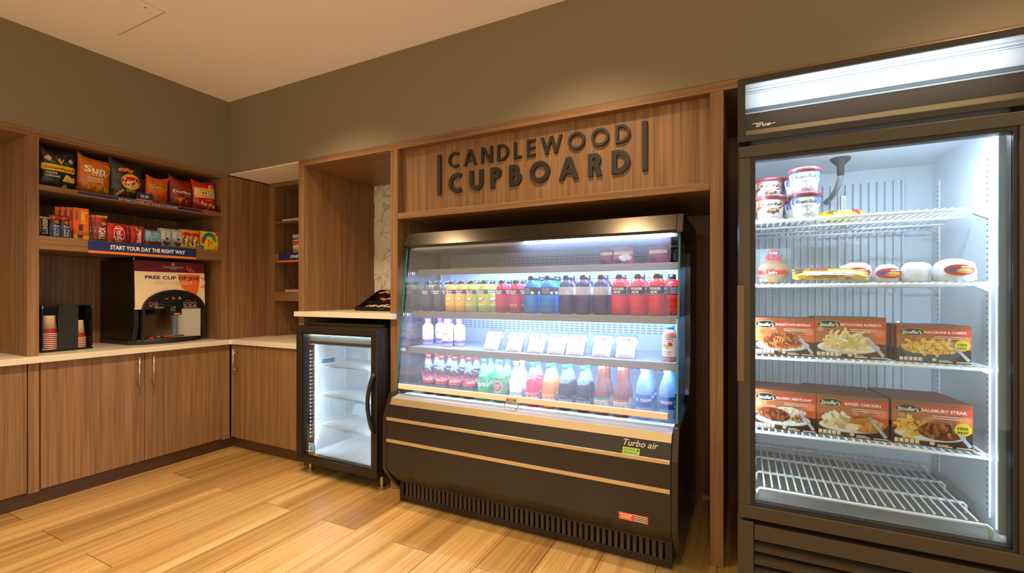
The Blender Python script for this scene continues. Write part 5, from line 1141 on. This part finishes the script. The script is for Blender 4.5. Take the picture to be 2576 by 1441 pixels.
# ================================================================== freezer contents
def stouff(kind, name):
    W, H = 0.206, 0.134
    r = random.Random(hash(name) % 1000 if False else sum(map(ord, name)))
    a = Art().rect(-W / 2, 0, W / 2, H, 'b5683f').rect(-W / 2, 0, W / 2, 0.050, '3d2620')
    for i in range(7): a.ell(-W / 2 + 0.012 + r.random() * (W - 0.024), 0.062 + 0.035 * r.random(), 0.010, 0.007, ['c98a5c', 'd49c70', 'a85432', 'c7764a'][i % 4], 16)
    a.rect(0.06, 0.05, W / 2, 0.095, 'd8643a').ell(0.085, 0.085, 0.014, 0.012, 'e8835a', 16)
    a.rect(-W / 2, 0.101, W / 2, 0.121, 'd8382c')
    a.rect(-W / 2, 0.121, W / 2, H, '8a5236')
    if kind == 'mac': a.ell(-0.005, 0.050, 0.092, 0.024, '3c4660', 30).poly([(-0.092, 0.048), (0.085, 0.048), (0.06, 0.012), (0.02, 0.004), (-0.03, 0.004), (-0.07, 0.012)], '4a5672')
    else: a.ell(-0.005, 0.036, 0.092, 0.022, '8d98b0', 32).ell(-0.005, 0.038, 0.090, 0.021, 'eef0f2', 32)
    def noodles(n, cx, cy, rx, ry, cols, w0, ln=0.03, curl=2.5):
        for i in range(n):
            t, q = r.random() * 2 * pi, math.sqrt(r.random()); x, y = cx + rx * q * math.cos(t), cy + ry * q * math.sin(t); d = r.random() * 2 * pi; k = (r.random() - 0.5) * curl * 2; pts = []
            for j in range(6): pts.append((x, y)); x += ln / 5 * math.cos(d); y += ln / 5 * math.sin(d) * 0.75; d += k / 5 * 2
            a.strip(pts, w0, cols[i % len(cols)])
    def lumps(n, cx, cy, rx, ry, cols, s):
        for i in range(n):
            t, q = r.random() * 2 * pi, math.sqrt(r.random()); a.ell(cx + rx * q * math.cos(t), cy + ry * q * math.sin(t), s * (0.6 + 0.6 * r.random()), s * (0.45 + 0.4 * r.random()), cols[i % len(cols)], 9, 1, r.random() * 3)
    if kind == 'spag':
        a.ell(-0.005, 0.05, 0.07, 0.026, 'c8642c', 22); noodles(70, -0.005, 0.050, 0.062, 0.022, ['e08a3c', 'd9752c', 'e8a45a', 'c9601f'], 0.0032)
        for x, y in ((-0.055, 0.055), (-0.03, 0.068), (-0.04, 0.04), (0.02, 0.068), (0.012, 0.045), (0.04, 0.046)): a.ell(x, y, 0.014, 0.012, '7a2a1c', 14).ell(x - 0.003, y + 0.004, 0.007, 0.005, '94402a', 10)
        noodles(18, 0.0, 0.045, 0.06, 0.018, ['e59a50', 'd9752c'], 0.0032)
    if kind == 'fett':
        a.ell(-0.008, 0.052, 0.068, 0.027, 'e8d08a', 24); noodles(64, -0.008, 0.054, 0.058, 0.024, ['f3e3ac', 'ecd48a', 'f7ecc4', 'dfc274'], 0.0075, 0.036)
    if kind == 'mac':
        a.ell(-0.005, 0.054, 0.084, 0.024, 'e8a92c', 26); noodles(90, -0.005, 0.060, 0.078, 0.024, ['f2c04a', 'f6cf6a', 'e8ac30', 'f8da86'], 0.010, 0.020, 3.0)
    if kind == 'loaf':
        a.ell(0.01, 0.062, 0.05, 0.018, 'f0ead8', 20); lumps(40, 0.02, 0.064, 0.05, 0.015, ['f6f2e6', 'e8e0c8'], 0.006)
        a.ell(-0.035, 0.052, 0.055, 0.022, '6d3420', 22, 1, -0.12); lumps(46, -0.03, 0.050, 0.050, 0.018, ['7d4028', '8f5232', '5e2c1a'], 0.008); lumps(18, 0.045, 0.045, 0.018, 0.013, ['a8683c', '8a4c2c', 'c08a5c'], 0.006)
    if kind == 'chick':
        lumps(44, -0.045, 0.056, 0.036, 0.024, ['f4eccf', 'e6d8ac', 'fbf5e2', 'cfae78'], 0.011); a.ell(0.04, 0.046, 0.052, 0.024, 'c9853c', 24, 1, 0.05); lumps(26, 0.045, 0.046, 0.044, 0.018, ['d8984e', 'c27a30', 'e6b676'], 0.010); a.ell(0.0, 0.036, 0.02, 0.012, 'f3e6cc', 14)
    if kind == 'steak':
        noodles(34, -0.055, 0.054, 0.034, 0.024, ['f2c04a', 'f6cf6a', 'e8ac30'], 0.010, 0.022, 3.0); a.ell(0.025, 0.048, 0.06, 0.026, '7a3a20', 24); lumps(60, 0.025, 0.05, 0.055, 0.022, ['8c4a2a', 'a45e36', '6a2e1a', 'b87448'], 0.008)
    a.strip([(0.055, 0.062), (0.068, 0.046), (0.095, 0.012)], [0.012, 0.009, 0.010], 'b9c0d4')
    for d in (-0.004, 0.0, 0.004): a.strip([(0.050 + d, 0.074), (0.056 + d, 0.060)], 0.0016, 'c9d0e0')
    a.ell(-0.062, 0.111, 0.036, 0.014, 'd8b45a', 28).ell(-0.062, 0.111, 0.0345, 0.0125, '15141a', 28).text("Stouffer's", -0.062, 0.110, 0.012, 'f6f4ee', w=0.056, shear=0.2, bold=0.02)
    a.text(name, 0.030, 0.1105, 0.0085 if len(name) < 16 else 0.0075, 'f8efe6', w=min(0.115, 0.0078 * len(name)), bold=0.04)
    for i in range(2): a.rect(0.0, 0.094 - 0.006 * i, 0.075, 0.0965 - 0.006 * i, 'f3d8c4')
    for i in range(5): a.rect(-0.098 + 0.0135 * i, 0.008, -0.087 + 0.0135 * i, 0.020, 'e9dcc0')
    a.rect(-0.098, 0.004, -0.03, 0.006, 'b89a7c').ell(0.0, 0.013, 0.007, 0.006, 'ddd09a', 14).rect(0.012, 0.010, 0.04, 0.013, 'cbb894').rect(0.012, 0.005, 0.05, 0.009, 'd6c6a4').rect(0.06, 0.005, 0.1, 0.009, 'd6c6a4')
    if kind in ('mac', 'steak'):
        x, y = 0.076, 0.066 if kind == 'mac' else 0.062
        a.ell(x, y, 0.021, 0.019, 'e9d83a', 24).text('100%', x, y + 0.003, 0.008, '2c2a16', w=0.026, bold=0.02).text('REAL' if kind == 'mac' else 'BEEF', x, y - 0.009, 0.007, '2c2a16', w=0.026, bold=0.02)
    return a
def meal(kind, nm, words, x, z, n, W=0.206, H=0.134, y=-0.388, dz=0.0, rz=0.0, dx=0.005):
    f = carton('frozen_meal', 'front frozen %s carton in the freezer' % words, 'frozen meal', 0.206, 0.134, 0.034, '5a2c22', stouff(kind, nm), 'frozen meal cartons', top='6a2a22')
    f.scale = (W / 0.206, 1, H / 0.134); put(f, (x, y, z), rz)
    for j in range(1, n):
        copy_tree(f, (x - dx * j, y + 0.0365 * j, z), 'frozen %s carton, %s back in its stack' % (words, ORD[j]))
z3, z4 = 1.058 + 0.0036, 0.779 + 0.0036
meal('spag', 'SPAGHETTI WITH MEATBALLS', 'spaghetti and meatballs', 3.984, z3, 3, 0.196, 0.140, dx=0.0)
meal('fett', 'FETTUCCINI ALFREDO', 'fettuccini alfredo', 4.186, z3, 3, 0.206, 0.146)
meal('mac', 'MACARONI & CHEESE', 'macaroni and cheese', 4.413, z3, 4, 0.190, 0.124)
meal('loaf', 'CLASSIC MEATLOAF', 'classic meatloaf', 3.986, z4, 5, 0.200, 0.146, dx=0.0)
meal('chick', 'BAKED CHICKEN', 'baked chicken', 4.192, z4, 6, 0.208, 0.146)
meal('steak', 'SALISBURY STEAK', 'salisbury steak', 4.408, z4, 6, 0.208, 0.148)
# ice cream tubs
def tub(label, kind):
    t = T('ice_cream_tub', label, 'ice cream', group='ice cream tubs')
    H = 0.092; r0, r1 = 0.039, 0.050
    MB().lathe([(r0, 0), (r1, H * 0.86)], 28, caps=True).obj('tub', pmat('tub_' + kind, 'e9e6e2' if kind == 'v' else 'dfd3c8', 0.35), t, smooth=True)
    MB().lathe([(r1 + 0.002, H * 0.83), (r1 + 0.004, H * 0.84), (r1 + 0.004, H * 0.97), (r1 + 0.0025, H)], 28).obj('lid', pmat('maroon_lid', '6f2433', 0.35), t, smooth=True)
    a = Art(); c1, c2, c3 = ('4a6ac0', 'a9bce6', 'e6dcc0') if kind == 'v' else ('8a5230', 'b07a4c', '6a3a20')
    for i in range(-5, 6): a.ell(i * 0.022, 0.045 + 0.006 * (i % 3), 0.016, 0.008, [c2, c3, c1][i % 3], 14, 2, rot=0.5 * (-1) ** i)
    for i in (-1, 1): a.ell(i * 0.038, 0.064, 0.012, 0.016, c1, 14, 2, rot=i * 0.6)
    a.ell(0, 0.058, 0.040, 0.0165, '8a7a74', 26, 2).ell(0, 0.058, 0.039, 0.0155, 'f4f2ee', 26, 2).text('Häagen-Dazs', 0, 0.058, 0.0105, '4a2030', w=0.064, bold=0.02)
    if kind == 'v':
        for k in range(5): a.ell(0.004 + 0.009 * math.cos(k * 1.26), 0.028 + 0.007 * math.sin(k * 1.26), 0.008, 0.004, 'fbf7e8', 12, 1, rot=k * 1.26)
        a.ell(0.004, 0.028, 0.003, 0.003, 'e08a2a', 10).text('vanilla', 0, 0.011, 0.008, '5a7ab8', w=0.028)
    else:
        for x, y in ((-0.012, 0.030), (0.004, 0.026), (0.018, 0.031)): a.poly([(x - 0.008, y - 0.004), (x + 0.006, y - 0.006), (x + 0.009, y + 0.004), (x - 0.004, y + 0.007)], '6a3c22')
        a.text('chocolate', 0, 0.012, 0.008, '4a3028', w=0.036)
    a.build('print', lambda u, v, h: ((r0 + (r1 - r0) * v / (H * 0.86) + h) * math.sin(u / 0.045), -(r0 + (r1 - r0) * v / (H * 0.86) + h) * math.cos(u / 0.045), v), t, eps=0.0007)
    return t
tz = 1.568 + 0.0036
vn = tub('front lower vanilla ice cream tub with blue flowers', 'v'); vn.location = (4.056, -0.352, tz)
copy_tree(vn, (4.054, -0.350, tz + 0.0925), 'front upper vanilla ice cream tub stacked on another')
for j, dy in ((1, 0.11), (2, 0.22)):
    copy_tree(vn, (4.052 - 0.006 * j, -0.352 + dy, tz), 'lower vanilla ice cream tub, %s row behind the front stack' % ORD[j - 1])
    copy_tree(vn, (4.052 - 0.006 * j, -0.352 + dy, tz + 0.0925), 'upper vanilla ice cream tub, %s row behind the front stack' % ORD[j - 1])
ch = tub('front chocolate ice cream tub with maroon lid', 'c'); ch.location = (3.942, -0.352, tz); ch.rotation_euler = (0, 0, 0.1)
copy_tree(ch, (3.941, -0.24, tz), 'chocolate ice cream tub standing behind the front one'); copy_tree(ch, (3.941, -0.24, tz + 0.0925), 'chocolate ice cream tub stacked at the back left')
a = Art().text("m&m's", 0.0, 0.022, 0.018, 'f4ece0', w=0.06, bold=0.04).rect(0.03, 0.0, 0.055, 0.042, 'c8342c', 3, 2).ell(-0.035, 0.02, 0.018, 0.012, '8a5a2c', 14, 2)
for i, (x, y, rz) in enumerate(((4.20, -0.20, 0.08), (4.205, -0.10, -0.05))):
    b = bag('ice_cream_wrapper', ('front', 'rear')[i] + ' yellow ice cream wrapper lying on the top freezer shelf', 'ice cream', 0.15, 0.055, 0.03, 'e8c81e', a if i == 0 else None, 'ice cream wrappers', pin=0.0, seed=60 + i); put(b, (x, y, tz + 0.022), rz, -1.15)
# second freezer shelf
s2 = 1.328 + 0.0036
bg = T('bagel_pack', 'plain bagel in a clear plastic bag with red script', 'bagel', (3.952, -0.345, s2))
m = MB(); vs = []; fs = []; K, Q = 24, 10
for i in range(K):
    for j in range(Q):
        t, p = 2 * pi * i / K, 2 * pi * j / Q; R_ = 0.030 + 0.024 * math.cos(p); vs.append((R_ * math.cos(t), 0.018 * math.sin(p), 0.047 + 0.84 * R_ * math.sin(t)))
fs = [(i * Q + j, ((i + 1) % K) * Q + j, ((i + 1) % K) * Q + (j + 1) % Q, i * Q + (j + 1) % Q) for i in range(K) for j in range(Q)]
m.add(vs, fs).obj('bagel', pmat('bagel_crust', 'bd8b4e', 0.55), bg, smooth=True)
fn = bag_fn(0.118, 0.135, 0.05, 0.0, 1.2, 9); m = MB(); vs = []; fs = []; nu = nv = 14
for sd in (-1, 1):
    k = len(vs); vs += [fn(-0.059 + 0.118 * i / nu, 0.001 + 0.134 * j / nv, 0, sd) for j in range(nv + 1) for i in range(nu + 1)]
    fs += [(k + j * (nu + 1) + i, k + j * (nu + 1) + i + 1, k + (j + 1) * (nu + 1) + i + 1, k + (j + 1) * (nu + 1) + i) for j in range(nv) for i in range(nu)]
m.add(vs, fs).obj('clear_bag', tinted('cloudy_film', 'e6edf0', 0.86), bg, smooth=True)
a = Art().ell(0.0, 0.117, 0.020, 0.009, 'c42a30', 18, 2).text('Bumpy', 0, 0.117, 0.007, 'f6efe8', w=0.028, bold=0.03).text('Bagel', 0.0, 0.098, 0.019, 'c42a30', w=0.062, shear=0.3, bold=0.03).text('with Cream Cheese', 0.0, 0.079, 0.008, 'c42a30', w=0.07, shear=0.3, bold=0.01).rect(-0.050, 0.034, 0.042, 0.049, 'cf2c30', 8, 2).text('Plain', -0.008, 0.0415, 0.010, 'f8f2ea', w=0.040, bold=0.03)
a.rect(-0.046, 0.008, -0.034, 0.018, 'f0eee8').rect(-0.032, 0.008, -0.020, 0.018, 'f0eee8')
a.build('print', fn, bg, eps=0.006, step=0.0003)
a = Art().text('TWIX', -0.03, 0.040, 0.016, 'c42a24', w=0.06, bold=0.04, shear=0.15).rect(-0.07, 0.010, 0.07, 0.026, 'ece6da', 8, 2).rect(-0.05, 0.0165, 0.05, 0.0185, '8f8a84', 6, 1).rect(-0.05, 0.002, 0.07, 0.008, '9a6a24', 6, 1).rect(-0.105, 0.028, -0.08, 0.046, '6a2e22', 2, 2)
b = bag('ice_cream_wrapper', 'gold Twix ice cream wrapper lying beside the bagel', 'ice cream', 0.228, 0.056, 0.024, 'c9a040', a, 'ice cream wrappers', pin=0.0, seed=70, nu=22, nv=8, metal=0.5); put(b, (4.128, -0.385, s2 + 0.012), 0.0, -0.75)
def wrapsand(label, x, y, r, hgt, lab=True, tilt=0.0, rot=0.0):
    t = T('wrapped_sandwich', label, 'sandwich', (x, y, s2), 'paper wrapped sandwiches'); rr = random.Random(int(x * 1000)); m = MB(); vs = []; K, Q = 22, 9
    prof = [(0.75, 0.0), (0.98, 0.10), (1.0, 0.35), (0.97, 0.6), (0.86, 0.82), (0.62, 0.95), (0.3, 1.0), (0.02, 1.0)]
    for q, zz in prof:
        for k in range(K):
            e = 1 + (0.05 * math.sin(k * 2.1 + zz * 9) + 0.04 * rr.uniform(-1, 1)) * (1 if q > 0.3 else 0); vs.append((q * r * e * math.cos(2 * pi * k / K), q * r * e * 0.85 * math.sin(2 * pi * k / K), max(0.0, zz * hgt * (1 + 0.05 * rr.uniform(-1, 1)))))
    fs = [(i * K + k, i * K + (k + 1) % K, (i + 1) * K + (k + 1) % K, (i + 1) * K + k) for i in range(len(prof) - 1) for k in range(K)] + [tuple(range(K))[::-1]]
    m.add(vs, fs).obj('paper_wrap', paint('wax_paper', 'e2e0dc', 0.55, 0.9, 55), t, smooth=True)
    if lab:
        a = Art().ell(0, 0, 0.034, 0.024, 'c23a2a', 24, 3, rot).rect(-0.026, -0.006, -0.004, 0.010, '3a5a9a', 3, 2).ell(0.010, -0.004, 0.018, 0.011, 'e0a23c', 16, 2).ell(0.010, 0.001, 0.015, 0.006, 'f0c874', 14, 2).rect(0.002, 0.010, 0.026, 0.016, 'e8dcb8', 3, 1)
        def sf(u, v, h):
            zz = 0.5 + v / hgt * 0.75; ang = u / (r * 0.95); q = r * (1.03 - max(0, zz - 0.5) ** 2 * 1.15)
            return ((q + h) * math.sin(ang), -(q * 0.85 + h) * math.cos(ang), zz * hgt)
        a.build('label', sf, t, eps=0.006)
    return t
wrapsand('paper-wrapped sandwich with red round label behind the gold wrapper', 4.215, -0.315, 0.052, 0.072)
wrapsand('paper-wrapped sandwich with red label in the middle of the shelf', 4.302, -0.340, 0.036, 0.062)
wrapsand('plain white paper-wrapped sandwich left of the rightmost one', 4.375, -0.345, 0.038, 0.066, False)
wrapsand('plain white paper-wrapped sandwich behind the middle ones', 4.405, -0.262, 0.045, 0.07, False)
wrapsand('large paper-wrapped sandwich with red label at the right end', 4.478, -0.345, 0.056, 0.075, True, rot=-0.1)

# ================================================================== condiment organizer on the slab
og = T('condiment_organizer', 'black plastic condiment organizer with stepped compartments on the cooler slab', 'organizer', (1.42, 0.42, 1.1625), world=True)
oy0, oy1, ox0, ox1 = 0.285, 0.62, 1.135, 1.66; oz = 1.1625
OB = pmat('organizer_black', '14120f', 0.3)
SIDE = [(oy0, oz), (oy0, oz + 0.030), (oy0 + 0.05, oz + 0.045), (oy0 + 0.18, oz + 0.115), (oy0 + 0.24, oz + 0.150), (oy1 - 0.05, oz + 0.165), (oy1, oz + 0.165), (oy1, oz)]
for x in (ox0, ox1 - 0.004): MB().prism(SIDE, 'x', x, x + 0.004).obj('side_wall', OB, og)
box('front_wall', ox0 + 0.004, ox1 - 0.004, oy0, oy0 + 0.004, oz, oz + 0.030, OB, og, bevel=0)
box('tray_floor', ox0 + 0.004, ox1 - 0.004, oy0 + 0.004, oy1 - 0.004, oz, oz + 0.006, OB, og, bevel=0)
box('back_wall', ox0 + 0.004, ox1 - 0.004, oy1 - 0.004, oy1, oz, oz + 0.165, OB, og, bevel=0)
for y, h in ((oy0 + 0.115, 0.075), (oy0 + 0.225, 0.125)): box('step_wall', ox0 + 0.004, ox1 - 0.004, y, y + 0.004, oz + 0.006, oz + h, OB, og, bevel=0)
for i in range(1, 4):
    x = ox0 + (ox1 - ox0) * i / 4
    MB().prism([(oy0 + 0.12, oz + 0.006), (oy0 + 0.12, oz + 0.07), (oy0 + 0.225, oz + 0.12), (oy1 - 0.004, oz + 0.15), (oy1 - 0.004, oz + 0.006)], 'x', x, x + 0.003).obj('divider', OB, og)
Art().text('Serve yourself', 0, 0, 0.006, '9a9288', w=0.05).build('print', on_y(1.40, oy0, oz + 0.015), og)
def packet(label, col, x, y, z, rz, L=0.062, Wd=0.016, grp='condiment packets'):
    b = MB().prism([(-L / 2, 0.0), (L / 2, 0.0), (L * 0.42, 0.006), (0, 0.009), (-L * 0.42, 0.006)], 'y', -Wd / 2, Wd / 2).obj('condiment_packet', cm(col)); b.location = (x, y, z); b.rotation_euler = (rnd.uniform(-0.3, 0.3), rnd.uniform(-0.35, 0.35), rz); tag(b, label, 'packet', grp)
for i in range(7): packet('yellow sweetener packet in the rear compartments of the organizer', 'e0b62a', 1.185 + 0.022 * i, oy0 + 0.25 + 0.03 * (i % 2), oz + 0.134 + 0.006 * (i % 3), 0.5 * i)
packet('red packet in the rear left compartment of the organizer', 'c4302c', 1.165, oy0 + 0.25, oz + 0.134, 0.9, 0.04, 0.03)
for i in range(3): packet('pink sweetener packet in the middle compartments of the organizer', 'd87868', 1.275 + 0.05 * i, oy0 + 0.165, oz + 0.084 + 0.004 * i, 0.4 * i - 0.3, 0.07, 0.03)
for i in range(8): packet('cream stir-stick packet in the front tray of the organizer', ['e2cfae', 'dcc294', 'e6d6bc'][i % 3], 1.22 + 0.034 * i, oy0 + 0.045 + 0.02 * (i % 2), oz + 0.026 + 0.003 * (i % 3), 0.25 * (i % 5) - 0.4, 0.09, 0.022)

# ================================================================== things on the corner shelves
a = Art().text('Snack', 0, 0.10, 0.02, 'f0e6d4', w=0.06, bold=0.02)
put(bag('chip_bag', 'red chip bag on the upper corner shelf, mostly hidden by the upright', 'chips', 0.15, 0.20, 0.06, 'a8281c', a, seed=81), (0.545, 0.46, 1.9405), 0.15)
for i, x in enumerate((0.15, 0.29)):
    b = box('snack_bar', x, x + 0.13, 0.385, 0.44, 1.9398, 1.962, cm('d8ccb4'), bevel=0.004); tag(b, '%s pale boxed bar lying on the upper corner shelf' % ('left', 'right')[i], 'snack', 'pale boxed bars')
a = Art().rect(-0.085, 0.115, 0.085, 0.135, '2f7a4a', 8, 2).text('Sunbelt', 0, 0.098, 0.026, 'b02a2c', w=0.12, shear=0.25, bold=0.04).rect(-0.07, 0.070, 0.07, 0.080, 'b83a34', 8, 1).ell(0.03, 0.052, 0.022, 0.018, 'b98a54', 16, 2).ell(-0.02, 0.03, 0.05, 0.018, 'c9a06a', 18, 2)
put(bag('snack_bag', 'white snack bag with red script on the middle corner shelf', 'snack', 0.18, 0.17, 0.07, 'dfd6c8', a, seed=82), (0.33, 0.44, 1.6535), 0.1, 0.0, -0.05)
for i in range(3):
    b = box('flat_carton', 0.165 + 0.005 * i, 0.34 + 0.012 * i, 0.40, 0.50, 1.3098 + 0.010 * i, 1.3188 + 0.010 * i, cm(['b8b4ac', 'c9b8b0', 'a83238'][i]), bevel=0.001); tag(b, 'flat %s carton lying on the lower corner shelf' % ['white', 'pale pink', 'red'][i], 'box', 'flat cartons')
b = box('flat_carton', 0.36, 0.56, 0.40, 0.50, 1.3098, 1.322, cm('2f4a8a'), bevel=0.001); tag(b, 'flat blue carton lying on the lower corner shelf', 'box', 'flat cartons')
t = T('shelf_sign', 'navy and orange shelf sign on the corner shelf, cut off after ONE', 'sign', (0.4, 0.355, 1.572), world=True)
box('board', 0.15, 0.84, 0.3535, 0.3565, 1.574, 1.654, cm('1f2e66'), t, bevel=0)
Art().rect(0, 0, 0.69, 0.014, 'ec7a2e').text('ONE STOP SHOP', 0.15, 0.046, 0.024, 'f6f2ea', w=0.38, bold=0.03, left=True).build('print', on_y(0.15, 0.3535, 1.574), t)
